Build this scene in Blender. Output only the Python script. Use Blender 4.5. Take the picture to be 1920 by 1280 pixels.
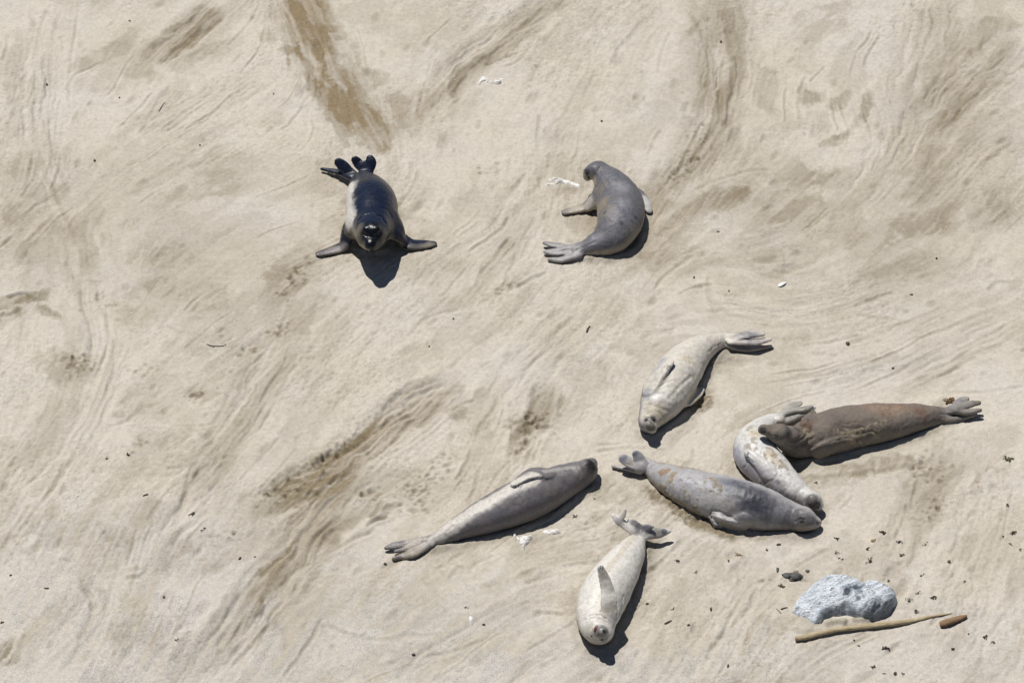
import bpy, math, random
import numpy as np

for o in list(bpy.data.objects): bpy.data.objects.remove(o)
S = bpy.context.scene
COL = S.collection
rnd = random.Random(7)
RS = np.random.RandomState(11)

# ------------------------------------------------------------------ camera, sky, sun, exposure
DEP = math.radians(42.0); DIST = 45.0; LENS = 162.0
cam_d = bpy.data.cameras.new('camera'); cam = bpy.data.objects.new('camera', cam_d); COL.objects.link(cam)
CP = np.array([0.0, -DIST*math.cos(DEP), DIST*math.sin(DEP)])
cam.location = CP; cam.rotation_euler = (math.pi/2-DEP, 0, 0)
cam_d.lens = LENS; cam_d.sensor_width = 36; cam_d.clip_start = 0.5; cam_d.clip_end = 2000
S.camera = cam
FP = 1920/36*LENS
SHX, SHY = 0.24, -0.32                       # shadow displacement per metre of height
el = math.atan2(1, math.hypot(SHX, SHY))
sd = bpy.data.lights.new('sun', 'SUN'); sun = bpy.data.objects.new('sun', sd); COL.objects.link(sun)
sd.energy = 5.0; sd.angle = math.radians(0.5); sd.color = (1.0, 0.965, 0.915)
from mathutils import Vector
sun.rotation_euler = Vector((-SHX, -SHY, 1)).to_track_quat('Z', 'Y').to_euler()
sun.location = (-8, 12, 30)
w = bpy.data.worlds.new('World'); S.world = w; w.use_nodes = True
nt = w.node_tree; bg = nt.nodes['Background']
sky = nt.nodes.new('ShaderNodeTexSky'); sky.sky_type = 'NISHITA'; sky.sun_disc = False
sky.air_density = 0.7; sky.dust_density = 0.3; sky.sun_elevation = el; sky.sun_rotation = math.atan2(-SHX, -SHY)
nt.links.new(sky.outputs[0], bg.inputs[0]); bg.inputs[1].default_value = 0.05
S.view_settings.view_transform = 'Standard'; S.view_settings.look = 'None'
S.view_settings.gamma = 1; S.view_settings.exposure = -0.10
S.render.engine = 'CYCLES'

# ------------------------------------------------------------------ projection helpers (photo pixel -> point of the place)
FW = np.array([0, math.cos(DEP), -math.sin(DEP)]); UP = np.array([0, math.sin(DEP), math.cos(DEP)]); RT = np.array([1.0, 0, 0])
def ray(px, py):
    d = FW + RT*(px-960)/FP + UP*(640-py)/FP
    return d/np.linalg.norm(d)
def at(px, py, z=0.0):
    d = ray(px, py); return CP + d*((z-CP[2])/d[2])
def ppm(p): return FP/np.dot(np.asarray(p)-CP, FW)      # pixels per metre there
def proj(V):
    q = V-CP; dz = q@FW
    return np.stack([960+FP*(q@RT)/dz, 640-FP*(q@UP)/dz], -1)

# ------------------------------------------------------------------ noise
_T = RS.rand(64, 64, 64).astype(np.float32)
def vn(P, s):                                            # value noise, 0..1, features of size s
    Q = np.asarray(P, np.float32)/s + 137.31
    i = np.floor(Q).astype(np.int32); f = Q-i; f = f*f*(3-2*f)
    r = 0
    i0 = i & 63; i1 = (i+1) & 63
    if Q.shape[-1] == 2:
        a = _T[i0[..., 0], i0[..., 1], 5]; b = _T[i1[..., 0], i0[..., 1], 5]
        c = _T[i0[..., 0], i1[..., 1], 5]; d = _T[i1[..., 0], i1[..., 1], 5]
        x, y = f[..., 0], f[..., 1]
        return (a*(1-x)+b*x)*(1-y)+(c*(1-x)+d*x)*y
    for dx in (0, 1):
        for dy in (0, 1):
            for dz in (0, 1):
                ii = (i1 if dx else i0)[..., 0]; jj = (i1 if dy else i0)[..., 1]; kk = (i1 if dz else i0)[..., 2]
                wx = f[..., 0] if dx else 1-f[..., 0]; wy = f[..., 1] if dy else 1-f[..., 1]; wz = f[..., 2] if dz else 1-f[..., 2]
                r = r + _T[ii, jj, kk]*wx*wy*wz
    return r
def fbm(P, s, o=4, g=0.5):
    r = 0; a = 1; t = 0
    for k in range(o):
        r = r + a*(vn(np.asarray(P)+k*3.7, s)-0.5); t += a; a *= g; s *= 0.5
    return r/t*2                                        # about -1..1
def ss(a, b, x):
    t = np.clip((x-a)/(b-a), 0, 1); return t*t*(3-2*t)

# ------------------------------------------------------------------ materials
def mat(name):
    m = bpy.data.materials.new(name); m.use_nodes = True
    return m, m.node_tree.nodes, m.node_tree.links, m.node_tree.nodes['Principled BSDF']
def nd(n, t, **k):
    x = n.new(t)
    for a, b in k.items():
        if a in x.inputs: x.inputs[a].default_value = b
        else: setattr(x, a, b)
    return x
def lin(*c):
    return tuple(((v/255)/12.92 if v/255 <= .04045 else ((v/255+.055)/1.055)**2.4) for v in c)
ALB = 0.77
def C(r, g, b, k=ALB): return np.array([v*k for v in lin(r, g, b)], np.float32)
def mix(n, l, f, a, b, mode='MIX'):
    m = n.new('ShaderNodeMix'); m.data_type = 'RGBA'; m.blend_type = mode
    for i, v in ((0, f), (6, a), (7, b)):
        if hasattr(v, 'is_linked') or hasattr(v, 'links'): l.new(v, m.inputs[i])
        elif v is not None:
            m.inputs[i].default_value = v if i == 0 else tuple(v)[:3]+(1,)
    return m.outputs[2]
def math_(n, l, op, a, b=0.0, c=None):
    m = n.new('ShaderNodeMath'); m.operation = op
    for i, v in ((0, a), (1, b), (2, c)):
        if v is None: continue
        if hasattr(v, 'links'): l.new(v, m.inputs[i])
        else: m.inputs[i].default_value = v
    return m.outputs[0]
def pos(n): return n.new('ShaderNodeNewGeometry').outputs['Position']
def noise(n, l, sc, det=4, rough=.6, vec=None):
    t = nd(n, 'ShaderNodeTexNoise', Scale=sc, Detail=det, Roughness=rough)
    l.new(vec if vec is not None else pos(n), t.inputs['Vector']); return t.outputs[0]
def ramp(n, l, fac, *st):
    r = n.new('ShaderNodeValToRGB'); l.new(fac, r.inputs[0]); e = r.color_ramp.elements
    while len(e) < len(st): e.new(.5)
    for k, (p, v) in enumerate(st):
        e[k].position = p; e[k].color = (v, v, v, 1) if not hasattr(v, '__len__') else tuple(v)[:3]+(1,)
    return r.outputs[0]

def sand_material():
    m, n, l, b = mat('beach_sand')
    at_ = nd(n, 'ShaderNodeAttribute', attribute_name='sandmix')
    sep = n.new('ShaderNodeSeparateColor'); l.new(at_.outputs[0], sep.inputs[0])
    damp, brown, grain = sep.outputs  # damp also carries the painted shade of grooves and pits
    big = noise(n, l, .9, 3); fine = noise(n, l, 22, 5, .75); gr = noise(n, l, 95, 3, .8); gr2 = noise(n, l, 260, 2, .8)
    dry = mix(n, l, ramp(n, l, big, (.35, 0), (.68, 1)), (.500, .457, .384), (.512, .477, .424))
    greyd = mix(n, l, None, dry, (.440, .424, .404)); 
    mm = [x for x in n if x.bl_idname == 'ShaderNodeMix'][-1]; l.new(grain, mm.inputs[0])
    wet = mix(n, l, brown, (.208, .180, .128), (.225, .172, .104))
    col = mix(n, l, damp, greyd, wet)
    sp = ramp(n, l, fine, (.25, .80), (.5, 1.0), (.75, 1.12))
    col = mix(n, l, 1.0, col, sp, 'MULTIPLY')
    g = ramp(n, l, gr, (.30, .38), (.5, 1.0), (.70, 1.5))
    gf = math_(n, l, 'MULTIPLY_ADD', grain, .75, .22)
    col = mix(n, l, gf, col, mix(n, l, 1.0, col, g, 'MULTIPLY'))
    g2 = ramp(n, l, gr2, (.3, .6), (.5, 1.0), (.7, 1.35))
    col = mix(n, l, .5, col, mix(n, l, 1.0, col, g2, 'MULTIPLY'))
    l.new(col, b.inputs['Base Color']); b.inputs['Roughness'].default_value = .95
    b.inputs['Specular IOR Level'].default_value = .15
    hh = math_(n, l, 'ADD', math_(n, l, 'MULTIPLY', fine, .006), math_(n, l, 'MULTIPLY', gr, math_(n, l, 'MULTIPLY_ADD', grain, .005, .0018)))
    bu = nd(n, 'ShaderNodeBump', Strength=.8, Distance=1.0); l.new(hh, bu.inputs['Height']); l.new(bu.outputs[0], b.inputs['Normal'])
    return m
def pelage_material():
    m, n, l, b = mat('seal_pelage')
    a = nd(n, 'ShaderNodeAttribute', attribute_name='pelage'); s = nd(n, 'ShaderNodeAttribute', attribute_name='surface')
    sep = n.new('ShaderNodeSeparateColor'); l.new(s.outputs[0], sep.inputs[0])
    rough, crust = sep.outputs[0], sep.outputs[1]
    f1 = noise(n, l, 28, 5, .7); f2 = noise(n, l, 120, 3, .7); f3 = noise(n, l, 7, 4, .6)
    col = mix(n, l, .75, a.outputs[0], mix(n, l, 1.0, a.outputs[0], ramp(n, l, f1, (.28, .70), (.5, 1.0), (.72, 1.2)), 'MULTIPLY'))
    col = mix(n, l, .7, col, mix(n, l, 1.0, col, ramp(n, l, f2, (.3, .74), (.5, 1.0), (.7, 1.22)), 'MULTIPLY'))
    col = mix(n, l, .6, col, mix(n, l, 1.0, col, ramp(n, l, f3, (.3, .88), (.5, 1.0), (.7, 1.08)), 'MULTIPLY'))
    sand = mix(n, l, ramp(n, l, f1, (.3, 0), (.7, 1)), (.17, .135, .085), (.36, .31, .23))
    cm = math_(n, l, 'MULTIPLY', crust, 1.0)
    col = mix(n, l, cm, col, sand)
    l.new(col, b.inputs['Base Color'])
    rr = math_(n, l, 'ADD', rough, math_(n, l, 'MULTIPLY', math_(n, l, 'SUBTRACT', f1, .5), .25)); l.new(rr, b.inputs['Roughness'])
    b.inputs['Specular IOR Level'].default_value = .35
    bu = nd(n, 'ShaderNodeBump', Strength=.55, Distance=1.0)
    h = math_(n, l, 'ADD', math_(n, l, 'MULTIPLY', f1, .007), math_(n, l, 'MULTIPLY', f2, .0012))
    l.new(h, bu.inputs['Height']); l.new(bu.outputs[0], b.inputs['Normal'])
    return m
def plain(name, c, rough=.6, var=.25, sc=40, bump=.004, spec=.3, c2=None):
    m, n, l, b = mat(name)
    f = noise(n, l, sc, 4, .7)
    a = tuple(c[:3]); hi = tuple(c2) if c2 is not None else tuple(min(1, v*(1+var)) for v in a); lo = a if c2 is not None else tuple(v*(1-var) for v in a)
    l.new(mix(n, l, ramp(n, l, f, (.3, 0), (.7, 1)), lo, hi), b.inputs['Base Color'])
    b.inputs['Roughness'].default_value = rough; b.inputs['Specular IOR Level'].default_value = spec
    if bump:
        bu = nd(n, 'ShaderNodeBump', Strength=.7, Distance=1.0)
        l.new(math_(n, l, 'MULTIPLY', f, bump), bu.inputs['Height']); l.new(bu.outputs[0], b.inputs['Normal'])
    return m

# ------------------------------------------------------------------ mesh helpers
def np_mesh(name, V, F, smooth=True):
    me = bpy.data.meshes.new(name); V = np.asarray(V, np.float32); F = np.asarray(F, np.int32)
    k = F.shape[1]
    me.vertices.add(len(V)); me.vertices.foreach_set('co', V.ravel())
    me.loops.add(F.size); me.loops.foreach_set('vertex_index', F.ravel())
    me.polygons.add(len(F)); me.polygons.foreach_set('loop_start', np.arange(0, F.size, k, dtype=np.int32))
    try: me.polygons.foreach_set('loop_total', np.full(len(F), k, np.int32))
    except Exception: pass
    me.update(calc_edges=True)
    if smooth: me.polygons.foreach_set('use_smooth', np.ones(len(F), bool))
    me.update(); return me
def color_attr(me, name, A):
    a = me.color_attributes.new(name, 'FLOAT_COLOR', 'POINT')
    B = np.ones((len(A), 4), np.float32); B[:, :A.shape[1]] = A; a.data.foreach_set('color', B.ravel())
def link(name, me, m=None, parent=None, loc=None):
    o = bpy.data.objects.new(name, me); COL.objects.link(o)
    if m is not None and not len(me.materials): me.materials.append(m)
    if parent is not None: o.parent = parent
    if loc is not None: o.location = loc
    return o
def tag(o, label=None, cat=None, group=None, kind=None):
    for k, v in (('label', label), ('category', cat), ('group', group), ('kind', kind)):
        if v: o[k] = v
    return o
def empty(name, loc):
    o = bpy.data.objects.new(name, None); COL.objects.link(o); o.location = loc; o.empty_display_size = .2; return o

# ------------------------------------------------------------------ the sand: one raster of heights and mixtures
H = .0105
RX0, RX1, RY0, RY1 = -7.4, 7.4, -6.6, 8.0
NX = int((RX1-RX0)/H); NY = int((RY1-RY0)/H)
gx = RX0+np.arange(NX)*H; gy = RY0+np.arange(NY)*H
GX, GY = np.meshgrid(gx, gy, indexing='ij'); G2 = np.stack([GX, GY], -1).astype(np.float32)
FLOW = [(80,100,88),(75,300,98),(160,450,115),(210,620,105),(180,760,60),(80,900,55),(40,1050,60),(320,100,45),(350,60,45),(450,180,40),(300,280,35),(450,330,25),
(560,60,112),(620,150,118),(690,240,125),(250,200,50),(350,380,20),(130,380,35),(450,430,30),(450,550,30),(560,560,50),(560,650,60),(500,760,55),(400,900,58),(330,1000,60),
(250,650,45),(280,820,40),(620,900,45),(700,830,40),(800,760,35),(560,1010,70),(500,1130,60),(430,1230,45),(200,1130,70),(120,1200,50),(640,1050,40),(740,1200,25),(900,1230,25),
(1000,1150,20),(850,110,45),(950,60,40),(830,190,60),(1000,250,65),(1080,180,60),(980,350,65),(1130,120,70),(1250,60,50),(1350,50,80),(1360,200,85),(1310,320,50),(1400,330,30),
(1200,420,45),(1500,80,45),(1600,50,60),(1730,60,85),(1650,180,100),(1660,300,60),(1750,120,40),(1860,80,40),(1820,250,35),(1880,350,65),(1740,350,60),(1600,420,40),(1700,500,20),
(1880,480,60),(1000,480,60),(900,600,45),(1000,650,40),(1100,600,50),(1050,560,40),(850,680,35),(1000,780,60),(930,850,65),(1120,720,55),(1400,560,-10),(1350,600,-5),(1550,600,10),
(1700,650,20),(1850,600,25),(1850,690,12),(1600,700,10),(1350,1100,65),(1300,1200,60),(1400,1050,50),(1760,900,65),(1800,1000,80),(1850,1100,80),(1880,1000,60),(1750,1220,55),
(1560,1240,30),(1100,1080,10),(900,1080,25),(1250,1050,40),(1500,1000,25)]
def flow_field():
    st = 28; X, Y = GX[::st, ::st], GY[::st, ::st]
    c = np.zeros(X.shape); s = np.zeros(X.shape)
    for px, py, a in FLOW:
        p = at(px, py); a = math.radians(a); d = math.atan2(math.sin(a)/math.sin(DEP), math.cos(a))
        w_ = 1/(((X-p[0])**2+(Y-p[1])**2)+.12)**1.6
        c += w_*math.cos(2*d); s += w_*math.sin(2*d)
    A = .5*np.arctan2(s, c)+.55*fbm(np.stack([X, Y], -1), .9, 3)
    c2, s2 = np.cos(2*A), np.sin(2*A)
    def upsample(Z):
        fx = np.clip(np.arange(NX)/st, 0, Z.shape[0]-1.001); fy = np.clip(np.arange(NY)/st, 0, Z.shape[1]-1.001)
        i = fx.astype(int); j = fy.astype(int); u = (fx-i)[:, None]; v = (fy-j)[None]
        return (Z[i][:, j]*(1-u)+Z[i+1][:, j]*u)*(1-v)+(Z[i][:, j+1]*(1-u)+Z[i+1][:, j+1]*u)*v
    A = .5*np.arctan2(upsample(s2), upsample(c2))
    return np.cos(A).astype(np.float32), np.sin(A).astype(np.float32)
def blur(Z, sg):
    k = np.fft.fftfreq(Z.shape[0])[:, None]**2+np.fft.rfftfreq(Z.shape[1])[None]**2
    Z = np.fft.irfft2(np.fft.rfft2(Z)*np.exp(-2*(math.pi*sg)**2*k), s=Z.shape)
    return ((Z-Z.mean())/Z.std()).astype(np.float32)
def lic():
    u, v = flow_field()
    ch = [blur(RS.randn(NX, NY), 1.0), blur(RS.randn(NX, NY), 3.4), blur(RS.randn(NX, NY), 10.)]
    Ls = (15, 27, 42); out = [np.zeros((NX, NY), np.float32) for _ in ch]
    for sg in (1, -1):
        X = np.broadcast_to(np.arange(NX, dtype=np.float32)[:, None], (NX, NY)).copy(); Y = np.broadcast_to(np.arange(NY, dtype=np.float32)[None], (NX, NY)).copy()
        du, dv = u*sg, v*sg
        for t in range(42):
            i = np.clip(X, 0, NX-1).astype(np.int32); j = np.clip(Y, 0, NY-1).astype(np.int32)
            uu, vv = u[i, j], v[i, j]
            s_ = np.where(uu*du+vv*dv < 0, -1, 1).astype(np.float32)
            du, dv = uu*s_, vv*s_
            for q in range(3):
                if t < Ls[q]: out[q] += ch[q][i, j]*(0.5+.5*math.cos(math.pi*t/Ls[q]))
            X += du*2.0; Y += dv*2.0
    return [(o-o.mean())/o.std() for o in out]
L1, L2, L3 = lic()

def win(pts, pad):
    p = np.array(pts); 
    i0, i1 = [int(np.clip((v-RX0)/H, 0, NX)) for v in (p[:, 0].min()-pad, p[:, 0].max()+pad)]
    j0, j1 = [int(np.clip((v-RY0)/H, 0, NY)) for v in (p[:, 1].min()-pad, p[:, 1].max()+pad)]
    return slice(i0, i1), slice(j0, j1)
def catmull(P, n):
    P = np.asarray(P, float); Q = np.vstack([2*P[0]-P[1], P, 2*P[-1]-P[-2]]); out = []
    for k in range(1, len(Q)-2):
        p0, p1, p2, p3 = Q[k-1:k+3]
        for t in np.linspace(0, 1, n, endpoint=False):
            out.append(.5*((2*p1)+(-p0+p2)*t+(2*p0-5*p1+4*p2-p3)*t*t+(-p0+3*p1-3*p2+p3)*t**3))
    out.append(P[-1]); return np.array(out)
WX = (fbm(G2, .22, 3)*.045).astype(np.float32); WY = (fbm(G2+50, .22, 3)*.045).astype(np.float32)
hgt = (.035*fbm(G2, 2.4, 3) + .012*fbm(G2+9, .55, 3) + .0050*fbm(G2+31, .16, 3)).astype(np.float32)
m_str = ss(-.35, .35, fbm(G2+70, 1.3, 3))               # where the streaks are strong
cr_ = fbm(G2+61, .10, 4, .7); cr2 = 1-2*np.abs(fbm(G2+18, .14, 3, .6))
pm_ = ss(-.15, .3, fbm(G2+95, .7, 3)); smooth_ = ss(-.25, .25, fbm(G2+41, .95, 4, .6))
cre = np.exp(-(L2/.13)**2)*pm_; cre3 = np.exp(-((L3+.10*L1)/.05)**2)*(1-pm_*.5)
mottle = fbm(np.stack([GX+WX*5, GY+WY*5], -1)+3, .55, 5, .62)
T_ = .55*L3+.28*L2+.08*L1+2.6*mottle+.5*cr_; lv = T_/.85; fl = np.floor(lv); fr = lv-fl
edge = ss(.0, .05, fr)*(1-ss(.80, 1.0, fr)*.9)                 # thin crusts lying over one another, sharp on one side
e2 = 3.1*fbm(G2+77, .30, 5, .62)+.35*L2+.12*L1; f2_ = e2/.7-np.floor(e2/.7); edge2 = ss(0, .06, f2_)*(1-ss(.5, 1, f2_))
lift_ = .25+.75*smooth_
hgt += (.0016*L1*(.2+.9*m_str)+.0014*L2*(.2+m_str)+.0008*L3+.0070*cr_*(1.25-m_str)+.0040*cr2*(1.2-.7*m_str))*lift_-(.0050*cre*(.2+m_str)+.0085*cre3*m_str)*lift_
hgt += .0080*edge*lift_*(.3+pm_)+.0065*edge2*(.15+.85*smooth_)*(1.1-.5*m_str)
rim = np.exp(-((fr-.02)/.035)**2)*lift_*(.2+pm_)+.8*np.exp(-((f2_-.02)/.05)**2)*smooth_*(1.1-.5*m_str)
tone = _T[fl.astype(int) & 63, 3, 9]
damp = (.08+.30*tone)*ss(-.6, 1.3, T_)+.14*ss(-.2, 1.9, L1+.6*L2+2*cr_)*lift_+.14*cre*m_str*lift_+.20*cre3*m_str*lift_+.10*(1-edge)*lift_  # damp tone; creases also darkened, a shade accent put into the colour
damp += .22*rim  # crust edges also drawn as darker lines in the colour
damp += .12*ss(.2, .9, fbm(G2+120, .05, 3))*smooth_
brown = np.full((NX, NY), .25, np.float32)
grain = np.zeros((NX, NY), np.float32)
rough_m = np.zeros((NX, NY), np.float32)
def blob(lst, fld, kind='max', warp=1.0):
    for px, py, rx, ry, a, s in lst:
        p = at(px, py); k = ppm(p); a = math.radians(a)
        gxd = np.array([math.cos(a), math.sin(a)/math.sin(DEP)]); L = np.linalg.norm(gxd); e = gxd/L
        Rx = rx/k*L; Ry = ry/k*math.hypot(math.sin(a), math.cos(a)/math.sin(DEP))*abs(1)
        pad = max(Rx, Ry)*1.7+.1; sl = win([p[:2]], pad)
        X = GX[sl]-p[0]+WX[sl]*2.4*warp; Y = GY[sl]-p[1]+WY[sl]*2.4*warp
        d = np.sqrt(((X*e[0]+Y*e[1])/Rx)**2+((-X*e[1]+Y*e[0])/Ry)**2)+.16*L2[sl]*warp+.09*L1[sl]*warp+.35*fbm(G2[sl]+5, .35, 4)
        v = s*(1-ss(.72, 1.22, d+.42*mottle[sl]+.25*cr_[sl]+.10*edge2[sl]))*(.50+.50*ss(-1.3, .7, L1[sl]*.7+L2[sl]+1.6*cr_[sl]))
        fld[sl] = np.maximum(fld[sl], v) if kind == 'max' else fld[sl]+v
BR = [(560,20,42,40,110,.95),(590,80,60,42,115,.95),(625,150,70,44,115,1.0),(655,210,60,40,115,.95),(700,250,55,28,120,.8),(745,200,50,25,-30,.55),(735,240,35,25,0,.5),
(620,345,40,25,0,.3),(690,150,30,20,-40,.5)]
DK = [(345,60,85,28,45,.75),(300,90,50,22,50,.5),(390,95,60,18,30,.5),(205,95,60,16,40,.45),(145,120,45,10,25,.5),(265,130,30,18,0,.4),
(530,50,25,15,0,.5),(500,70,18,20,0,.4),(960,55,120,18,40,.50),(885,120,80,22,45,.60),(800,190,60,18,55,.45),(830,250,30,20,0,.3),
(1345,90,45,95,90,.0),(1370,60,110,35,85,.50),(1350,190,120,45,88,.50),(1310,300,70,30,50,.50),(1440,170,60,26,88,.40),(1560,20,60,18,5,.40),(1540,60,60,20,15,.40),
(1525,180,20,14,20,.65),(1580,190,34,16,60,.55),(1630,205,34,12,75,.65),(1565,265,30,10,20,.5),(1540,335,80,26,0,.65),(1500,330,45,30,0,.5),(1500,400,60,55,0,.5),(1780,110,70,24,60,.5),(1850,60,60,30,40,.45),
(1760,150,60,16,50,.5),(1860,160,60,22,40,.45),(1810,190,45,18,30,.5),(1790,225,80,26,10,.6),(1740,300,50,24,50,.45),(1680,360,70,30,30,.55),(1720,420,80,35,20,.6),(1640,450,80,30,20,.5),(1690,510,90,30,10,.45),(1860,400,50,26,60,.4),
(1300,390,60,22,30,.55),(1250,350,60,25,40,.45),(1330,380,80,18,15,.5),(1260,430,50,14,10,.4),(1430,480,60,40,40,.40),(1250,500,50,35,50,.40),(1210,550,30,20,60,.4),
(40,320,45,30,30,.5),(90,360,60,22,20,.5),(30,400,50,30,20,.55),(130,430,50,22,-20,.45),(60,470,60,20,20,.4),(35,560,55,14,15,.85),(95,585,40,14,-30,.65),(20,590,40,12,20,.6),
(170,410,40,22,50,.4),(260,580,45,30,40,.4),(300,470,60,40,40,.4),(340,480,35,22,20,.45),(430,440,60,30,30,.4),(395,560,35,30,40,.45),(380,300,60,12,25,.5),(410,330,60,30,10,.45),(340,380,90,28,20,.45),
(420,360,50,20,20,.45),(240,350,50,30,50,.35),(130,690,32,45,60,.55),(160,680,26,30,60,.5),(110,770,50,22,55,.4),(90,830,40,20,50,.4),(300,540,30,20,0,.5),
(540,520,70,30,50,.5),(560,600,60,24,50,.45),(510,560,40,30,40,.45),(480,640,50,22,50,.35),(620,420,20,30,0,.3),(380,740,30,12,10,.6),(270,760,60,12,25,.5),(330,820,40,18,45,.5),(250,740,30,20,20,.4),(480,700,50,25,50,.4),
(790,420,25,15,0,.3),(870,380,60,30,60,.35),(840,490,30,20,30,.4),(780,500,40,25,20,.35),(870,560,90,22,35,.4),(830,640,90,18,30,.4),(970,530,50,12,25,.5),(950,450,90,14,60,.35),(1220,480,40,40,60,.3),
(815,750,60,14,30,.85),(760,780,90,24,37,.90),(690,835,100,26,40,.9),(620,890,90,30,38,1.0),(560,915,60,22,25,1.0),(530,945,70,20,15,.9),(500,960,40,16,0,.6),(650,945,90,34,50,.7),(590,990,70,34,60,.75),(560,1040,60,30,65,.75),(530,1080,50,24,60,.6),(480,1130,80,24,60,.5),(440,1190,70,20,50,.4),
(860,770,30,12,-10,.6),(900,745,30,20,60,.45),(985,800,60,16,62,.8),(1020,770,45,26,30,.6),(1010,740,30,16,50,.5),(900,800,30,14,60,.5),(740,910,70,30,30,.5),(780,930,50,25,10,.4),(710,960,50,20,20,.5),
(1610,880,150,20,8,.65),(1540,895,60,18,5,.5),(1750,900,90,40,62,.5),(1730,960,70,40,60,.35),(1320,757,28,16,25,1.0),(1285,800,70,10,45,.4),(1250,940,60,10,-38,.9),(1300,975,60,11,-28,.95),(1360,1008,50,13,-15,.8),(1420,1010,40,10,0,.5),
(1060,360,45,12,5,.6),(1100,420,45,30,10,.4),(1240,385,35,22,0,.5),(1240,470,40,14,50,.5),(1200,500,90,14,30,.4),
(15,1215,38,24,20,.9),(240,1000,70,24,55,.5),(140,1000,50,24,40,.4),(330,1035,70,26,50,.55),(380,1060,50,20,50,.4),(230,1190,30,26,0,.5),(250,880,40,24,30,.35),(100,890,40,10,50,.3),(160,980,50,18,40,.3),
(1180,1020,30,50,60,.5),(1090,1130,20,40,60,.4),(1000,1130,60,20,15,.35),(900,1150,60,14,20,.35),(1640,1090,40,16,10,.3),(1500,1100,30,10,0,.3),(1530,1165,60,10,15,.45),(1620,1150,60,9,10,.5),(800,1180,80,14,20,.3),(1560,1230,80,14,25,.3)]
blob(DK, damp); bb = np.zeros_like(damp); blob(BR, bb); damp = np.maximum(damp, bb); brown = np.maximum(brown, bb)
bt = np.zeros_like(damp); blob([(640,890,230,60,40,.6),(560,1010,90,60,60,.5),(780,770,90,30,35,.5)], bt, warp=.5); brown = np.maximum(brown, bt)
blob([(330,1240,700,170,0,.85),(80,1120,260,120,20,.6),(1100,1270,600,80,0,.7),(1800,1250,400,90,0,.4),(300,1060,300,80,10,.45)], grain, warp=2.0)
GS = (LICG := ss(-.6, 1.2, L1*.5+L2*.4+fbm(G2+3, .5, 3)*1.6))
grain *= (.45+.55*GS)
# churned, pebbly patches
CH = [(790,915,50,28,10,1),(700,930,40,20,20,.8),(770,955,40,18,0,.8),(1000,790,20,45,70,1),(985,830,30,14,60,.8),(580,880,60,22,35,1),(620,850,50,18,40,.8),(540,920,70,20,20,.8),
(420,1010,40,20,20,.4),(1320,757,26,16,20,1),(1280,960,70,14,-33,.8),(1290,310,60,20,40,.6),(1320,250,24,30,60,.4),(370,740,30,14,20,.8),(150,680,30,34,60,.8),(520,620,30,20,30,.5),(460,660,30,14,20,.5),
(550,530,50,20,50,.6),(560,510,25,12,30,.6),(1740,880,30,50,60,.5),(1750,950,50,30,30,.5),(830,870,40,24,20,.4),(950,540,50,8,25,.8),(1240,620,30,10,0,.3),(1480,1085,60,14,0,.5),(260,830,30,12,45,.6),(280,690,30,12,20,.6),(200,560,30,10,-30,.7),(900,320,40,14,0,.3)]
blob(CH, rough_m)
rr_ = fbm(G2+88, .045, 2); hgt += rough_m*(.018*rr_-.030*ss(.25, .5, fbm(G2+12, .055, 2)))+0*rr_; damp += .25*rough_m*ss(.2, .55, fbm(G2+12, .055, 2))  # pits also darkened in colour, standing in for their shade
def groove(pts, wd, dp, ridge=.5, lat=0.0, wob=1.0):
    P = catmull([at(x, y)[:2] for x, y in pts], 6); sl = win(P, wd*4)
    if sl[0].stop-sl[0].start < 2 or sl[1].stop-sl[1].start < 2: return
    X = GX[sl]+WX[sl]*.5*wob; Y = GY[sl]+WY[sl]*.5*wob
    best = np.full(X.shape, 9.); side = np.zeros(X.shape); tt = np.zeros(X.shape); n = len(P)-1
    for k in range(n):
        a, b = P[k], P[k+1]; ab = b-a; L = ab@ab+1e-9
        t = np.clip(((X-a[0])*ab[0]+(Y-a[1])*ab[1])/L, 0, 1)
        dx = X-a[0]-t*ab[0]; dy = Y-a[1]-t*ab[1]; d = np.sqrt(dx*dx+dy*dy); mk = d < best
        best = np.where(mk, d, best); side = np.where(mk, np.sign(ab[0]*dy-ab[1]*dx), side); tt = np.where(mk, (k+t)/n, tt)
    env = ss(0, .12, tt)*(1-ss(.85, 1, tt))*(.45+.9*vn(G2[sl]+wd, .28))
    x = best/wd
    hgt[sl] += env*(-dp*np.exp(-x*x)+ridge*dp*np.exp(-((x-1.9)/.9)**2)*(.6+.4*side))
    damp[sl] = np.clip(damp[sl]+env*.22*np.exp(-(x/1.2)**2)-env*.10*np.exp(-((x-2)/1.)**2), 0, 1)  # groove floor painted darker, ridge lighter: relief shading put into the colour
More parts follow.
